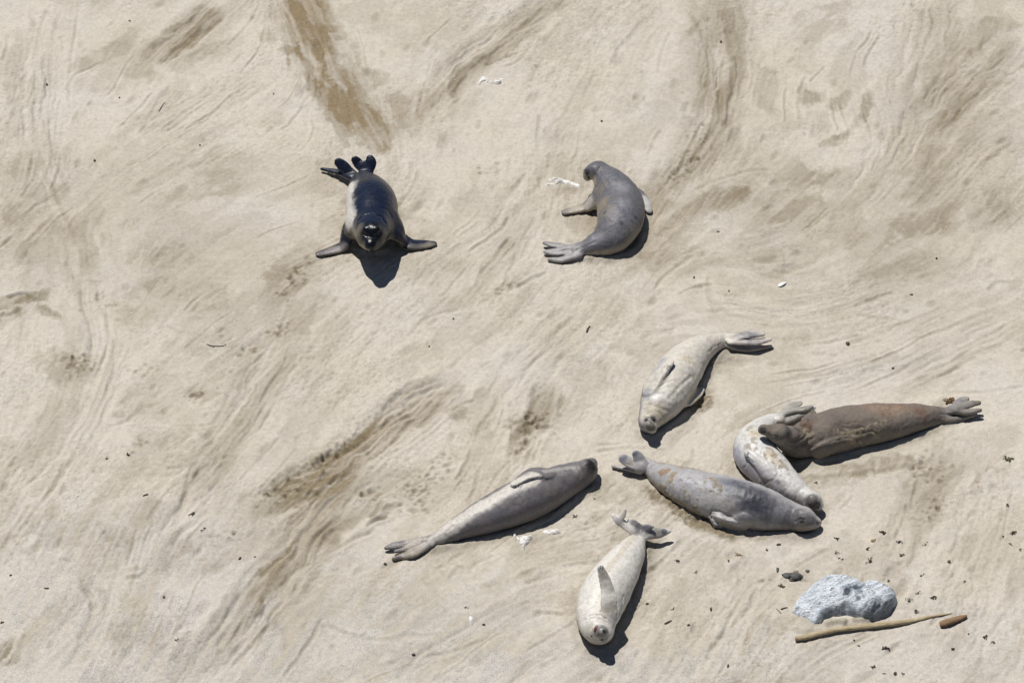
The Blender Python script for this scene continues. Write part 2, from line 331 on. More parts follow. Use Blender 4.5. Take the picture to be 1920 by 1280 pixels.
GR = [([(98,0),(72,60),(64,180),(66,250),(80,310),(120,400),(150,470)],.022,.010),([(125,0),(100,60),(92,160),(92,240),(105,300),(135,370)],.02,.009),([(150,0),(140,60),(128,140),(130,220)],.02,.006),
([(150,490),(158,580),(175,620),(165,680)],.03,.016),([(185,540),(200,610),(215,650),(190,720),(165,780),(120,850)],.022,.010),([(215,700),(190,750),(150,830),(110,900),(50,980),(0,1050)],.022,.012),([(150,760),(130,810),(90,870),(30,930)],.02,.008),
([(395,20),(350,60),(310,95)],.018,.012),([(400,45),(370,75),(330,105),(295,115)],.018,.010),([(345,240),(390,215),(430,180),(490,142)],.018,.014),([(340,240),(380,228),(400,210)],.014,.008),([(500,140),(430,150),(420,175)],.012,.006),
([(190,115),(170,125),(140,140),(130,160)],.018,.012),([(260,250),(275,225),(300,180)],.016,.006),
([(1030,5),(990,45),(950,70),(925,85),(905,105)],.020,.016),([(1060,0),(1030,30),(960,65)],.020,.010),([(1000,90),(930,110),(905,115)],.018,.012),([(885,118),(860,135),(840,165),(820,190),(805,205)],.024,.016),([(1010,60),(975,110),(940,125)],.02,.008),
([(1015,210),(1010,250),(1000,310),(975,345),(955,370)],.024,.010),([(1050,240),(1035,300),(1020,340)],.02,.009),([(1080,170),(1060,210),(1030,240)],.018,.006),
([(1395,110),(1350,130),(1350,200),(1345,235),(1320,270),(1300,300),(1280,335)],.028,.018),([(1370,120),(1372,175),(1360,230),(1330,290)],.02,.012),([(1415,100),(1410,160),(1385,190)],.02,.010),([(1380,200),(1365,235),(1345,255)],.02,.014),([(1460,320),(1400,325),(1330,345),(1290,360)],.022,.014),
([(1290,20),(1310,60),(1330,110)],.03,.008),([(1730,20),(1725,60),(1715,100)],.03,.010),([(1745,10),(1750,50),(1735,85)],.025,.010),([(1550,125),(1530,145),(1520,160)],.014,.014),([(1700,200),(1690,240),(1670,280),(1640,320)],.03,.012),([(1720,190),(1700,250),(1690,290)],.03,.010),
([(1560,265),(1590,255),(1620,215)],.03,.010),([(1780,140),(1750,160),(1730,190)],.03,.012),([(1830,130),(1800,150),(1770,180)],.03,.010),([(1600,590),(1700,600)],.02,.004),
([(990,420),(960,500),(945,540)],.02,.012),([(910,500),(890,540)],.018,.010),([(965,545),(1000,525),(1030,515)],.02,.016),([(960,440),(930,480),(900,520)],.02,.008),([(1080,590),(1040,630),(1000,680),(960,740)],.02,.008),([(1110,590),(1060,640),(1010,700)],.02,.006),
([(870,580),(800,600),(760,640)],.02,.006),([(930,620),(880,660),(840,700)],.02,.006),
([(560,560),(540,580),(520,640)],.02,.010),([(510,690),(490,720),(470,770)],.022,.014),([(500,755),(470,800),(440,850),(410,860),(380,900)],.026,.018),([(540,690),(510,760),(440,840)],.02,-.008),([(420,840),(400,870),(360,900),(330,980),(320,1000)],.026,.016),
([(380,850),(355,890),(345,930),(325,970)],.022,.016),([(395,900),(370,950),(300,1040)],.03,-.012),([(430,740),(400,790),(370,800)],.02,.010),([(270,760),(230,790),(200,800)],.02,.008),
([(850,735),(800,745),(740,780),(700,810),(640,850),(600,880)],.028,.020),([(855,750),(820,790),(770,830),(720,860),(690,890)],.022,.018),([(790,770),(730,800),(680,840)],.022,.014),([(740,850),(700,900),(660,930),(640,970)],.022,.014),([(720,940),(705,960),(690,975)],.022,.030),([(730,970),(700,980),(685,990)],.022,.024),
([(640,860),(600,900),(560,920)],.03,.022),([(760,800),(690,860),(650,900)],.024,-.014),([(660,950),(610,990),(590,1010),(575,1060),(545,1080),(510,1120)],.026,.020),([(640,990),(610,1000),(580,1060),(520,1130),(490,1180),(430,1250)],.024,-.014),
([(700,1000),(650,1020),(600,1050)],.024,.014),([(560,1000),(540,1050),(500,1100),(480,1160)],.026,-.012),([(560,1080),(540,1130),(480,1200),(420,1260)],.022,.010),([(155,1100),(172,1130),(165,1170),(140,1210)],.026,.020),([(185,1100),(198,1140),(185,1180)],.024,.014),
([(230,1085),(260,1082),(278,1062)],.022,.020),([(190,1088),(220,1075),(270,1060)],.03,-.010),([(90,960),(70,1000),(100,1010)],.02,.006),([(60,1170),(30,1235),(0,1245)],.03,.012),([(110,950),(80,1010),(70,1040)],.03,.010),
([(60,940),(30,990),(0,1040)],.022,.012),([(500,1160),(440,1220),(420,1250)],.022,.012),([(600,1170),(700,1200),(760,1190),(830,1190)],.02,.008),([(780,1240),(860,1215),(920,1195)],.02,.010),
([(1420,1090),(1400,1150),(1350,1200),(1310,1270)],.022,.012),([(1385,1120),(1370,1160),(1340,1210)],.02,.008),([(1435,1150),(1405,1190),(1390,1240)],.022,.012),([(1390,1070),(1370,1130),(1330,1170)],.018,.006),([(1480,1220),(1478,1260)],.02,.008),
([(1860,1090),(1845,1150),(1840,1170)],.02,.010),([(1820,1080),(1828,1130),(1815,1150)],.02,.010),([(1780,860),(1730,900),(1715,930),(1700,990)],.03,.012),([(1500,900),(1600,890),(1680,880),(1790,850)],.03,.012),([(1910,840),(1850,880),(1820,920)],.02,.006),
([(1840,950),(1800,990),(1790,1050)],.02,.006),([(1840,940),(1860,955),(1875,953)],.01,.006),([(1650,1240),(1700,1200),(1770,1190)],.02,.005),([(1910,1120),(1850,1200),(1830,1260)],.02,.006),
([(935,740),(925,770),(900,800),(895,830)],.02,.012),([(1020,735),(1000,760),(990,790)],.024,.020),([(1000,800),(985,840),(965,850)],.026,.020),([(870,755),(890,757)],.02,.020),([(925,680),(905,690),(912,698)],.022,.014),
([(10,560),(40,550),(60,560)],.022,.018),([(0,590),(20,590),(45,575)],.022,.018),([(80,570),(100,590),(120,600)],.022,.016),([(310,610),(330,620),(345,625)],.018,.012),([(900,880),(880,940)],.016,.008),([(960,860),(930,890),(905,935)],.016,.008),([(975,870),(945,905)],.016,.008),
([(1340,580),(1330,560),(1330,510)],.025,.008),([(1330,560),(1370,590),(1440,600)],.025,.006),([(1420,720),(1560,700),(1700,690)],.02,.004),([(1720,700),(1800,670),(1880,640)],.02,.006),([(1740,680),(1830,640),(1900,600)],.02,.006),([(1760,735),(1850,730),(1920,720)],.02,.008),([(1700,640),(1790,610),(1880,570)],.02,.005),
([(1850,545),(1875,530),(1910,530)],.02,.008),([(1110,850),(1180,840),(1260,845)],.02,.010),([(1120,835),(1170,832)],.015,.010),([(1300,840),(1290,870),(1260,860)],.02,.006),([(1395,660),(1300,700)],.01,.001),([(420,830),(370,870),(300,880)],.02,.006),
([(1165,980),(1140,1030),(1110,1070)],.02,.006),([(860,1060),(840,1090)],.018,.008),([(930,1040),(890,1060),(880,1080)],.02,.008),([(1000,1150),(1060,1155)],.02,.006),([(810,1070),(850,1060),(870,1070)],.016,.006)]
GR += [([(1545,1177),(1562,1169),(1580,1169),(1590,1173)],.035,-.045,0),([(1598,1168),(1620,1164),(1636,1166)],.03,-.035,0),([(1480,1178),(1500,1186),(1530,1180)],.03,-.015,0),
([(1236,905),(1262,932),(1292,955),(1330,975)],.05,-.02,0),([(1290,985),(1340,1000),(1385,1010)],.05,-.015,0)]
for g in GR: groove(*g)
def trail(pts, wpx, dp, st, dm, br=0.0):
    P = catmull([at(x, y)[:2] for x, y in pts], 7); wd = wpx/192*1.12; sl = win(P, wd*1.3)
    X = GX[sl]+WX[sl]*1.2; Y = GY[sl]+WY[sl]*1.2
    best = np.full(X.shape, 9.); side = np.zeros(X.shape); S_ = np.zeros(X.shape); acc = 0; n = len(P)-1
    tot = np.linalg.norm(np.diff(P, axis=0), axis=1).sum()
    for k in range(n):
        a, b = P[k], P[k+1]; ab = b-a; Ln = math.sqrt(ab@ab)
        t = np.clip(((X-a[0])*ab[0]+(Y-a[1])*ab[1])/(Ln*Ln), 0, 1)
        dx = X-a[0]-t*ab[0]; dy = Y-a[1]-t*ab[1]; d = np.sqrt(dx*dx+dy*dy); mk = d < best
        best = np.where(mk, d, best); side = np.where(mk, np.sign(ab[0]*dy-ab[1]*dx), side); S_ = np.where(mk, acc+t*Ln, S_); acc += Ln
    c = best*side; q = np.stack([c*1.0, S_*.045+dp*90], -1); q2 = np.stack([c, S_*.16+dp*50+9], -1)
    wn = wd*(.75+.5*vn(np.stack([S_*0+dp*70, S_], -1), .5))
    env = (1-ss(.62, 1.08, best/wn+.22*cr_[sl]))*ss(0, .16, S_/tot+.05*mottle[sl])*(1-ss(.74, 1, S_/tot+.05*mottle[sl]))*(.55+.6*ss(-.5, .5, mottle[sl]))
    s1 = vn(q, .030); s2 = vn(q+5, .075); s3 = vn(q2+3, .11); s4 = vn(q+11, .016)
    step = ss(.42, .50, s2)
    hgt[sl] += env*(-dp*np.sqrt(np.clip(1-(best/wn)**2, 0, 1))+st*(.85*(s1-.5)+1.0*(step-.5)+.8*(s3-.5)+.6*(s4-.5)+.25*L1[sl])*.78)
    hgt[sl] += .45*dp*np.exp(-((best/wn-1.12)/.16)**2)*ss(0, .1, S_/tot)*(1-ss(.9, 1, S_/tot))*(.4+.9*s3)
    v = env*dm*np.clip(.35+.8*ss(.35, .6, s3*.6+s2*.4)+.45*(s1-.5)-.25*step, 0, 1.2)
    damp[sl] = np.clip(damp[sl]*(1-.5*env)+v, 0, 1)
    if br: brown[sl] = np.maximum(brown[sl], env*br)
for a_ in [([(870,728),(800,752),(715,810),(630,878),(570,912),(520,940),(455,962)],40,.026,.018,.95,.6),([(720,870),(660,925),(600,985),(565,1050),(505,1115),(440,1195),(400,1290)],50,.024,.016,.55,.4),
 ([(545,-30),(598,80),(640,155),(690,225),(735,295)],58,.010,.008,.66,.85),([(1070,-30),(960,65),(880,120),(820,190),(785,250)],42,.014,.013,.45,.3),
 ([(1345,-30),(1368,100),(1360,190),(1320,280),(1240,380),(1165,480)],62,.014,.014,.42,.2),([(100,-30),(75,120),(75,250),(120,400),(175,540),(208,650),(170,770),(90,890),(-10,1020)],48,.014,.012,.16,0),
 ([(570,510),(535,640),(480,750),(400,870),(330,990),(240,1090)],50,.014,.013,.34,.1),([(1065,210),(1020,330),(960,440),(890,550)],42,.010,.011,.24,0),([(1120,550),(1020,660),(940,760),(860,880),(800,940)],46,.010,.010,.14,0),
 ([(1750,-20),(1730,100),(1700,220),(1640,340),(1550,450)],58,.010,.011,.28,0),([(1930,60),(1820,160),(1740,240),(1690,350)],55,.012,.011,.40,0),([(1930,585),(1800,650),(1680,705),(1490,735)],38,.008,.009,.20,0),
 ([(1810,845),(1745,910),(1715,980),(1695,1080)],46,.014,.010,.36,0),([(1455,1060),(1400,1130),(1350,1200),(1280,1300)],42,.010,.009,.12,0),([(410,5),(345,65),(285,130)],40,.016,.016,.62,.3),
 ([(150,1085),(180,1130),(167,1190),(110,1270)],26,.018,.014,.15,0),([(740,1290),(860,1212),(960,1150),(1050,1115)],28,.012,.009,.2,0),([(1870,240),(1790,330),(1690,430)],52,.008,.010,.34,0),
 ([(1315,555),(1400,592),(1560,570),(1720,535)],42,.007,.009,.14,0),([(1015,715),(1012,780),(965,860)],26,.022,.014,.55,.2),([(500,130),(380,200),(250,270)],40,.008,.009,.12,0),([(20,900),(110,780),(150,690)],38,.010,.010,.3,0),
 ([(640,900),(770,800),(860,700),(930,610)],34,.008,.009,.12,0),([(700,560),(620,700),(560,800)],44,.008,.009,.14,0),([(1240,20),(1150,120),(1090,220)],46,.007,.008,.12,0),([(1920,900),(1840,1000),(1810,1120),(1790,1290)],50,.009,.008,.14,0),
 ([(340,1290),(420,1180),(470,1080)],34,.010,.009,.2,0),([(1490,1290),(1560,1230),(1680,1190),(1800,1170)],30,.007,.007,.14,0)]: trail(*a_)
# broad damp fields
for px, py, rx, ry, v_ in [(1360,160,110,280,.22),(1820,230,170,240,.26),(1640,430,280,140,.26),(300,480,280,120,.20),(330,330,200,60,.12),(640,330,150,120,.16),(560,1000,140,190,.18),(1280,410,200,90,.18),(930,560,200,90,.12),(480,640,160,140,.14),(1560,620,260,90,.08),(80,400,120,160,.16),(870,170,160,100,.12),(1100,380,170,110,.10),(1620,900,240,60,.14),(300,80,160,80,.10)]:
    p = at(px, py); ax_, ay_ = rx/192, ry/192/math.sin(DEP)
    d = np.sqrt(((GX-p[0])/ax_)**2+((GY-p[1])/ay_)**2)+.8*mottle
    damp += .75*v_*(1-ss(.3, 1.4, d))*(.7+.3*ss(-1, 1, L2+L3)); brown = np.maximum(brown, .35*(1-ss(.3, 1.4, d)))
damp = np.clip(damp, 0, 1)
# many fine drag lines following the flow
fu, fv = flow_field()
for q in range(240):
    x, y = rnd.uniform(-5.4, 5.4), rnd.uniform(-4.8, 5.6); pts = []
    i, j = int((x-RX0)/H), int((y-RY0)/H)
    if m_str[i, j] < .35: continue
    du, dv = fu[i, j], fv[i, j]
    for t in range(rnd.randint(4, 11)):
        pts.append((x, y)); i = int(np.clip((x-RX0)/H, 0, NX-1)); j = int(np.clip((y-RY0)/H, 0, NY-1))
        u, v = fu[i, j], fv[i, j]
        if u*du+v*dv < 0: u, v = -u, -v
        du, dv = u, v; x += u*.09; y += v*.09
    pp = [tuple(proj(np.array([a, b, 0.]))) for a, b in pts]
    groove(pp, rnd.uniform(.010, .018), rnd.uniform(.004, .011)*rnd.choice((1, 1, -1)), .6)
# clods and pits of the churned patches
for px, py, rx, ry, a, s_ in CH:
    p0 = at(px, py); a = math.radians(a)
    for q in range(int(5+rx*ry*s_/30)):
        g1, g2 = rnd.gauss(0, .45), rnd.gauss(0, .45); qx = px+g1*rx*math.cos(a)+g2*ry*math.sin(a); qy = py-g1*rx*math.sin(a)+g2*ry*math.cos(a)
        x, y = at(qx, qy)[:2]; r = rnd.uniform(.009, .024); sl = win([(x, y)], r*3.5)
        if sl[0].stop-sl[0].start < 3 or sl[1].stop-sl[1].start < 3: continue
        d = np.hypot(GX[sl]-x, (GY[sl]-y)*rnd.uniform(.8, 1.6))/r; sg = rnd.choice((1, -1, -1)); e_ = np.exp(-d**2.5)
        hgt[sl] += sg*r*rnd.uniform(.6, 1.0)*e_; damp[sl] = np.clip(damp[sl]+.35*e_, 0, 1)  # clods and pits darkened too, their small shadows put into the colour
# scattered dents
for q in range(560):
    x, y = rnd.uniform(-5.5, 5.5), rnd.uniform(-4.8, 5.8); r = rnd.uniform(.012, .035)*(1 if rnd.random() < .85 else 1.8)
    sl = win([(x, y)], r*4); i, j = int((x-RX0)/H), int((y-RY0)/H); a = math.atan2(fv[i, j], fu[i, j])
    X = GX[sl]-x; Y = GY[sl]-y; U = (X*math.cos(a)+Y*math.sin(a))/rnd.uniform(1.2, 2.8); V_ = -X*math.sin(a)+Y*math.cos(a)
    d = np.sqrt(U*U+V_*V_)/r*(1+.25*L1[sl]*.3)
    hgt[sl] += -r*.42*np.exp(-d*d)+r*.14*np.exp(-((d-1.8)/.6)**2); damp[sl] = np.clip(damp[sl]+.2*np.exp(-d*d), 0, 1)  # dents also get darker toward their centre
damp = np.clip(damp, 0, 1)
def gh(x, y):
    fx = np.clip((np.asarray(x)-RX0)/H, 0, NX-1.001); fy = np.clip((np.asarray(y)-RY0)/H, 0, NY-1.001)
    i = fx.astype(int); j = fy.astype(int); u = fx-i; v = fy-j
    return (hgt[i, j]*(1-u)+hgt[i+1, j]*u)*(1-v)+(hgt[i, j+1]*(1-u)+hgt[i+1, j+1]*u)*v
def on(px, py, dz=0.0):
    p = at(px, py, dz)
    for _ in range(3): p = at(px, py, float(gh(p[0], p[1]))+dz)
    return p

# ------------------------------------------------------------------ implicit bodies
def surface_nets(Fd, org, h):
    Sg = Fd < 0; nx, ny, nz = Fd.shape
    cnt = np.zeros((nx-1, ny-1, nz-1), np.int8)
    offs = [(a, b, c) for a in (0, 1) for b in (0, 1) for c in (0, 1)]
    for a, b, c in offs: cnt += Sg[a:nx-1+a, b:ny-1+b, c:nz-1+c]
    act = (cnt > 0) & (cnt < 8); I = np.argwhere(act)
    idx = np.full(act.shape, -1, np.int32); idx[act] = np.arange(len(I))
    vals = {o: Fd[I[:, 0]+o[0], I[:, 1]+o[1], I[:, 2]+o[2]] for o in offs}
    acc = np.zeros((len(I), 3)); num = np.zeros(len(I))
    for o in offs:
        for ax in range(3):
            if o[ax] == 0:
                o2 = tuple(1 if k == ax else o[k] for k in range(3)); fa, fb = vals[o], vals[o2]
                m = (fa < 0) != (fb < 0); t = np.where(m, fa/(fa-fb+1e-12), 0)
                p = np.tile(np.array(o, float), (len(I), 1)); p[:, ax] += t
                acc += p*m[:, None]; num += m
    V = (I+acc/num[:, None])*h+org
    Fs = []
    for ax in range(3):
        b, c = (ax+1) % 3, (ax+2) % 3
        s1 = [slice(0, None)]*3; s2 = [slice(0, None)]*3; s1[ax] = slice(0, -1); s2[ax] = slice(1, None)
        A = Sg[tuple(s1)]; B = Sg[tuple(s2)]
        E = np.argwhere(A != B); E = E[(E[:, b] > 0) & (E[:, c] > 0) & (E[:, b] < Fd.shape[b]-1) & (E[:, c] < Fd.shape[c]-1)]
        inn = A[E[:, 0], E[:, 1], E[:, 2]]
        def cell(db, dc):
            Q = E.copy(); Q[:, b] += db; Q[:, c] += dc; return idx[Q[:, 0], Q[:, 1], Q[:, 2]]
        q = np.stack([cell(-1, -1), cell(0, -1), cell(0, 0), cell(-1, 0)], 1)
        q[~inn] = q[~inn][:, ::-1]; Fs.append(q)
    return V, np.vstack(Fs)
def smin(a, b, k):
    h_ = np.maximum(k-np.abs(a-b), 0)/k; return np.minimum(a, b)-h_*h_*k*.25
def seg_sweep(P, C_, R, zs=1.0):
    best = np.full(P.shape[:-1], 9., np.float32)
    for k in range(len(C_)-1):
        a, b = C_[k].copy(), C_[k+1].copy(); ab = b-a; sc = np.array([1, 1, 1/zs])
        ab_s = ab*sc; L = ab_s@ab_s+1e-9
        q = (P-a)*sc; t = np.clip(q@ab_s/L, 0, 1)
        d = np.sqrt(((q-t[..., None]*ab_s)**2).sum(-1))-(R[k]+t*(R[k+1]-R[k]))
        best = np.minimum(best, d)
    return best
def lobe_sdf(P, C_, Wd, Th, N):
    best = np.full(P.shape[:-1], 9., np.float32)
    for k in range(len(C_)-1):
        a, b = C_[k], C_[k+1]; ab = b-a; L = ab@ab+1e-9; n = N[k]; e = ab/math.sqrt(L); n = n-e*(n@e); n /= np.linalg.norm(n)
        q = P-a; t = np.clip(q@ab/L, 0, 1); r = q-t[..., None]*ab
        h_ = r@n; s2 = np.maximum((r*r).sum(-1)-h_*h_, 0)
        w_ = Wd[k]+t*(Wd[k+1]-Wd[k]); th = Th[k]+t*(Th[k+1]-Th[k])
        d = (np.sqrt(s2/w_**2+(h_/th)**2)-1)*np.minimum(w_, th)
        # keep the far field honest
        d = np.maximum(d, np.sqrt((r*r).sum(-1))-w_)
        best = np.minimum(best, d)
    return best
VOX = .0085; PRESS = []
PEL = pelage_material()
eye_m = plain('dark_wet_eye', (.008, .007, .007), .12, .1, 20, 0, .6)
nose_m = plain('black_nostril', (.012, .010, .010), .5, .1, 20, 0, .3)
claw_m = plain('dark_claw', (.03, .026, .024), .4, .2, 60, 0, .4)
mouth_m = plain('red_mouth_lining', (.10, .018, .018), .35, .3, 40, .003, .5)

def ico(r, sub=1):
    import bmesh
    b = bmesh.new(); bmesh.ops.create_icosphere(b, subdivisions=sub, radius=r); me = bpy.data.meshes.new('m'); b.to_mesh(me); b.free()
    for p in me.polygons: p.use_smooth = True
    return me
EYE = ico(1.0, 3); EYE.materials.append(eye_m)
NOS = ico(1.0, 2); NOS.materials.append(nose_m)
CLAW = np_mesh('claw', [(-.5,-.35,0),(.5,-.35,0),(0,-.35,.6),(0,1,.1),(-.3,.2,.1),(.3,.2,.1),(0,.2,.5)], [(0,2,1),(0,4,2),(4,6,2),(2,6,1),(6,5,1),(4,3,6),(6,3,5)]); CLAW.materials.append(claw_m)
MOU = ico(1.0, 2); MOU.materials.append(mouth_m)

def build_seal(label, spine, lobes=(), balls=(), base=(140,140,140), belly=None, dorsal=(0,0,1), paint=(), strokes=(), crust=(), grooves=(), eyes=(), nostrils=(), claws=(), mouth=None, rough=.55, wet=(), lump=1.0, zs=.93, sink=.66, group=None):
    # spine
    Pc = []; Rr = []
    for s in spine:
        px, py, r = s[:3]; p = on(px, py, .2); k = ppm(p); R = r/k
        if len(s) > 3 and s[3] is not None: zc = s[3]
        else: zc = R*sink
        Pc.append(on(px, py, zc)); Rr.append(R)
    PR = catmull(np.hstack([np.array(Pc), np.array(Rr)[:, None]]), 5)
    SC, SR = PR[:, :3], np.maximum(PR[:, 3], .012)
    org0 = SC[len(SC)//2].copy(); PRESS.append((SC, SR))
    def sp(P): return seg_sweep(P, SC, SR, zs)
    def hit(px, py):
        d = ray(px, py); t0 = (1.3-CP[2])/d[2]; t1 = (-.1-CP[2])/d[2]
        T = np.linspace(t0, t1, 260); Q = CP+T[:, None]*d; D = sp(Q)
        i = int(np.argmax(D < 0)) if (D < 0).any() else int(np.argmin(D))
        Pq = Q[i]; e = .01
        g = np.array([sp(Pq+v)-sp(Pq-v) for v in np.eye(3)*e]).ravel(); return Pq, g/(np.linalg.norm(g)+1e-9)
    prim = []
    for lb in lobes:
        pts = lb['p']; th = lb.get('t', .013); P3 = []; N3 = []; W3 = []
        for q in pts:
            px, py, w_ = q[:3]; z = q[3] if len(q) > 3 else .02
            if z == 's':
                off = q[4] if len(q) > 4 else .012; h_, g = hit(px, py); P3.append(h_+g*off); N3.append(g)
            else:
                P3.append(on(px, py, z)); N3.append(np.array(lb.get('n', (0, 0, 1.0)), float))
            W3.append(w_)
        P3 = np.array(P3); N3 = np.array(N3)
        for i in range(len(P3)):
            tdir = P3[min(i+1, len(P3)-1)]-P3[max(i-1, 0)]; wd = np.cross(N3[i], tdir); wd /= np.linalg.norm(wd)+1e-9
            f = math.hypot(wd@RT, wd@UP); W3[i] = max(.012, (W3[i]/ppm(P3[i]))/max(f, .45))
        th_ = np.linspace(th*1.5, th, len(P3)) if 'tt' not in lb else np.array(lb['tt'])
        A = catmull(np.hstack([P3, np.array(W3)[:, None], th_[:, None], N3]), 4)
        prim.append(('l', A, lb.get('k', .035)))
    for bl in balls:                                     # (px, py, z, (rx,ry,rz) in px along right/depth/up, k)
        px, py, z, rad, k = bl; c = on(px, py, z); s_ = 1/ppm(c)
        prim.append(('b', c, np.array(rad)*s_, k))
    lo = (SC-SR[:, None]).min(0); hi = (SC+SR[:, None]).max(0)
    for p in prim:
        if p[0] == 'l':
            lo = np.minimum(lo, (p[1][:, :3]-p[1][:, 3:4]).min(0)); hi = np.maximum(hi, (p[1][:, :3]+p[1][:, 3:4]).max(0))
        else: lo = np.minimum(lo, p[1]-p[2]); hi = np.maximum(hi, p[1]+p[2])
    lo -= .05; hi += .05; lo[2] = max(lo[2], -.10)
    n = np.ceil((hi-lo)/VOX).astype(int)+1
    ax = [lo[i]+np.arange(n[i])*VOX for i in range(3)]
    Fd = np.full(tuple(n), 9., np.float32)
    def region(a, b):
        i0 = np.clip(np.floor((a-lo)/VOX).astype(int), 0, n-1); i1 = np.clip(np.ceil((b-lo)/VOX).astype(int)+1, 1, n)
        sl = tuple(slice(i0[i], i1[i]) for i in range(3))
        P = np.stack(np.meshgrid(*[ax[i][sl[i]] for i in range(3)], indexing='ij'), -1).astype(np.float32); return sl, P
    for k in range(0, len(SC)-1):                          # spine, segment by segment in its own box
        r = max(SR[k], SR[k+1])+.08; sl, P = region(np.minimum(SC[k], SC[k+1])-r, np.maximum(SC[k], SC[k+1])+r)
        Fd[sl] = np.minimum(Fd[sl], seg_sweep(P, SC[k:k+2], SR[k:k+2], zs))
    Fb = None; FL = None
    prim.sort(key=lambda p: p[0] == 'l')
    for p in prim:
        if p[0] == 'l' and Fb is None: Fb = Fd.copy()
        if p[0] == 'l':
            A, k = p[1], p[2]; 
            r = A[:, 3].max()+.08; sl, P = region(A[:, :3].min(0)-r, A[:, :3].max(0)+r)
            D = lobe_sdf(P, A[:, :3], A[:, 3], A[:, 4], A[:, 5:8])
        else:
            c, rad, k = p[1:]; r = rad+.08; sl, P = region(c-r, c+r); q = (P-c)/rad
            D = (np.sqrt((q*q).sum(-1))-1)*rad.min()
        if Fb is None: Fd[sl] = smin(Fd[sl], D, k)
        else: Fd[sl] = smin(Fd[sl], smin(Fb[sl], D, k), .007)
    # close the underside just below the sand
    V, Fq = surface_nets(np.pad(Fd, 1, constant_values=9.), lo-VOX, VOX)
    # smooth: a few Laplacian steps
    E = np.vstack([Fq[:, [0, 1]], Fq[:, [1, 2]], Fq[:, [2, 3]], Fq[:, [3, 0]]])
    deg = np.bincount(E.ravel(), minlength=len(V))[:, None]
    def lap(X):
        Y = np.stack([np.bincount(E[:, 0], X[E[:, 1], c], len(V))+np.bincount(E[:, 1], X[E[:, 0], c], len(V)) for c in range(X.shape[1])], 1)
        return Y/deg
    for lam in (.5, -.40, .5, -.40): V = V+lam*(lap(V)-V)
    def normals(V):
        fn = np.cross(V[Fq[:, 2]]-V[Fq[:, 0]], V[Fq[:, 3]]-V[Fq[:, 1]]); N = np.zeros_like(V)
        for c in range(4):
            for d in range(3): N[:, d] += np.bincount(Fq[:, c], fn[:, d], len(V))
        return N/(np.linalg.norm(N, axis=1)[:, None]+1e-12)
    N = normals(V)
    if (N*(V-V.mean(0))).sum() < 0: Fq = Fq[:, ::-1]; N = -N
    view = CP-V; view /= np.linalg.norm(view, axis=1)[:, None]; face = (N*view).sum(1)
    PX = proj(V); dep_ = (V-CP)@FW
    def snap(px, py):
        d = np.hypot(PX[:, 0]-px, PX[:, 1]-py)+np.where(face > .05, 0, 500)
        i = np.argsort(d)[:12]; i = i[d[i] < d[i[0]]+1.2]; return i[np.argmin(dep_[i])]
    def dist_poly(pts):
        ids = []
        pts = np.array(pts, float)
        for a, b in zip(pts[:-1], pts[1:]):
            m = max(2, int(np.hypot(*(b-a))/4)+1); ids += [V0[snap(*(a+(b-a)*t))] for t in np.linspace(0, 1, m)]
        if len(pts) == 1: ids = [V0[snap(*pts[0])]]
        ids = np.array(ids); bb0, bb1 = ids.min(0)-.35, ids.max(0)+.35
        near = np.where(((V0 > bb0) & (V0 < bb1)).all(1))[0]; D = np.full(len(V0), 9.)
        best = np.full(len(near), 9.)
        if len(ids) == 1: best = np.linalg.norm(V0[near]-ids[0], axis=1)
        for a, b in zip(ids[:-1], ids[1:]):
            ab = b-a; q = V0[near]-a; t = np.clip(q@ab/(ab@ab+1e-9), 0, 1); best = np.minimum(best, np.linalg.norm(q-t[:, None]*ab, axis=1))
        D[near] = best; return D
    V0 = V.copy(); pm = 1/ppm(org0)
    disp = lump*(.007*fbm(V0, .16, 2)+.0028*fbm(V0+4, .045, 2)+.0022*(1-2*np.abs(fbm(V0*[1, 1, .6]+8, .07, 2))))
    for pts, wpx, dp in grooves:
        D = dist_poly(pts)/(wpx*pm); disp = disp-dp*.65*np.exp(-D*D)+.12*dp*np.exp(-((D-1.7)/.7)**2)
    # colour
    dv = np.array(dorsal, float); dv /= np.linalg.norm(dv)
    col = np.tile(C(*base), (len(V), 1))
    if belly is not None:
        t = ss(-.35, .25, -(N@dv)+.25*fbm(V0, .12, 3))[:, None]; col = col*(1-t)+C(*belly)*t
    n1 = fbm(V0+2, .10, 3); n2 = fbm(V0+7, .03, 2)
    rg = np.full(len(V), rough); cr = np.zeros(len(V))
    for pt in paint:                                      # (px,py,r_px,(rgb),strength[,softness])
        px, py, r, cc, s_ = pt[:5]; sf = pt[5] if len(pt) > 5 else .6
        D = dist_poly([(px, py)])/(r*pm)+.30*n1+.12*n2; m = (s_*(1-ss(1-sf, 1+sf*.6, D)))[:, None]; col = col*(1-m)+C(*cc)*m
    for pts, r, cc, s_ in strokes:
        D = dist_poly(pts)/(r*pm)+.35*n1+.2*n2; m = (s_*(1-ss(.5, 1.3, D)))[:, None]; col = col*(1-m)+C(*cc)*m
    for pts, r, s_, th in crust:                           # sand caked on the coat
        D = dist_poly(pts)/(r*pm); m = (1-ss(.6, 1.25, D+.3*n1)); f = ss(th, th+.12, fbm(V0+15, .036, 3)*.9+.25*n1)*m*s_
        cr = np.maximum(cr, f)
    for pts, r, v in wet:
        D = dist_poly(pts)/(r*pm)+.2*n1; m = 1-ss(.6, 1.2, D); rg = rg*(1-m)+v*m
    # sand dusting close to the ground
    zz = V0[:, 2]-gh(V0[:, 0], V0[:, 1]); cr = np.maximum(cr, .75*(1-ss(.0, .05, zz+.03*n1)))
    disp = disp+cr*.004
    rg = rg*(1-cr)+.9*cr
    V = V+N*disp[:, None]
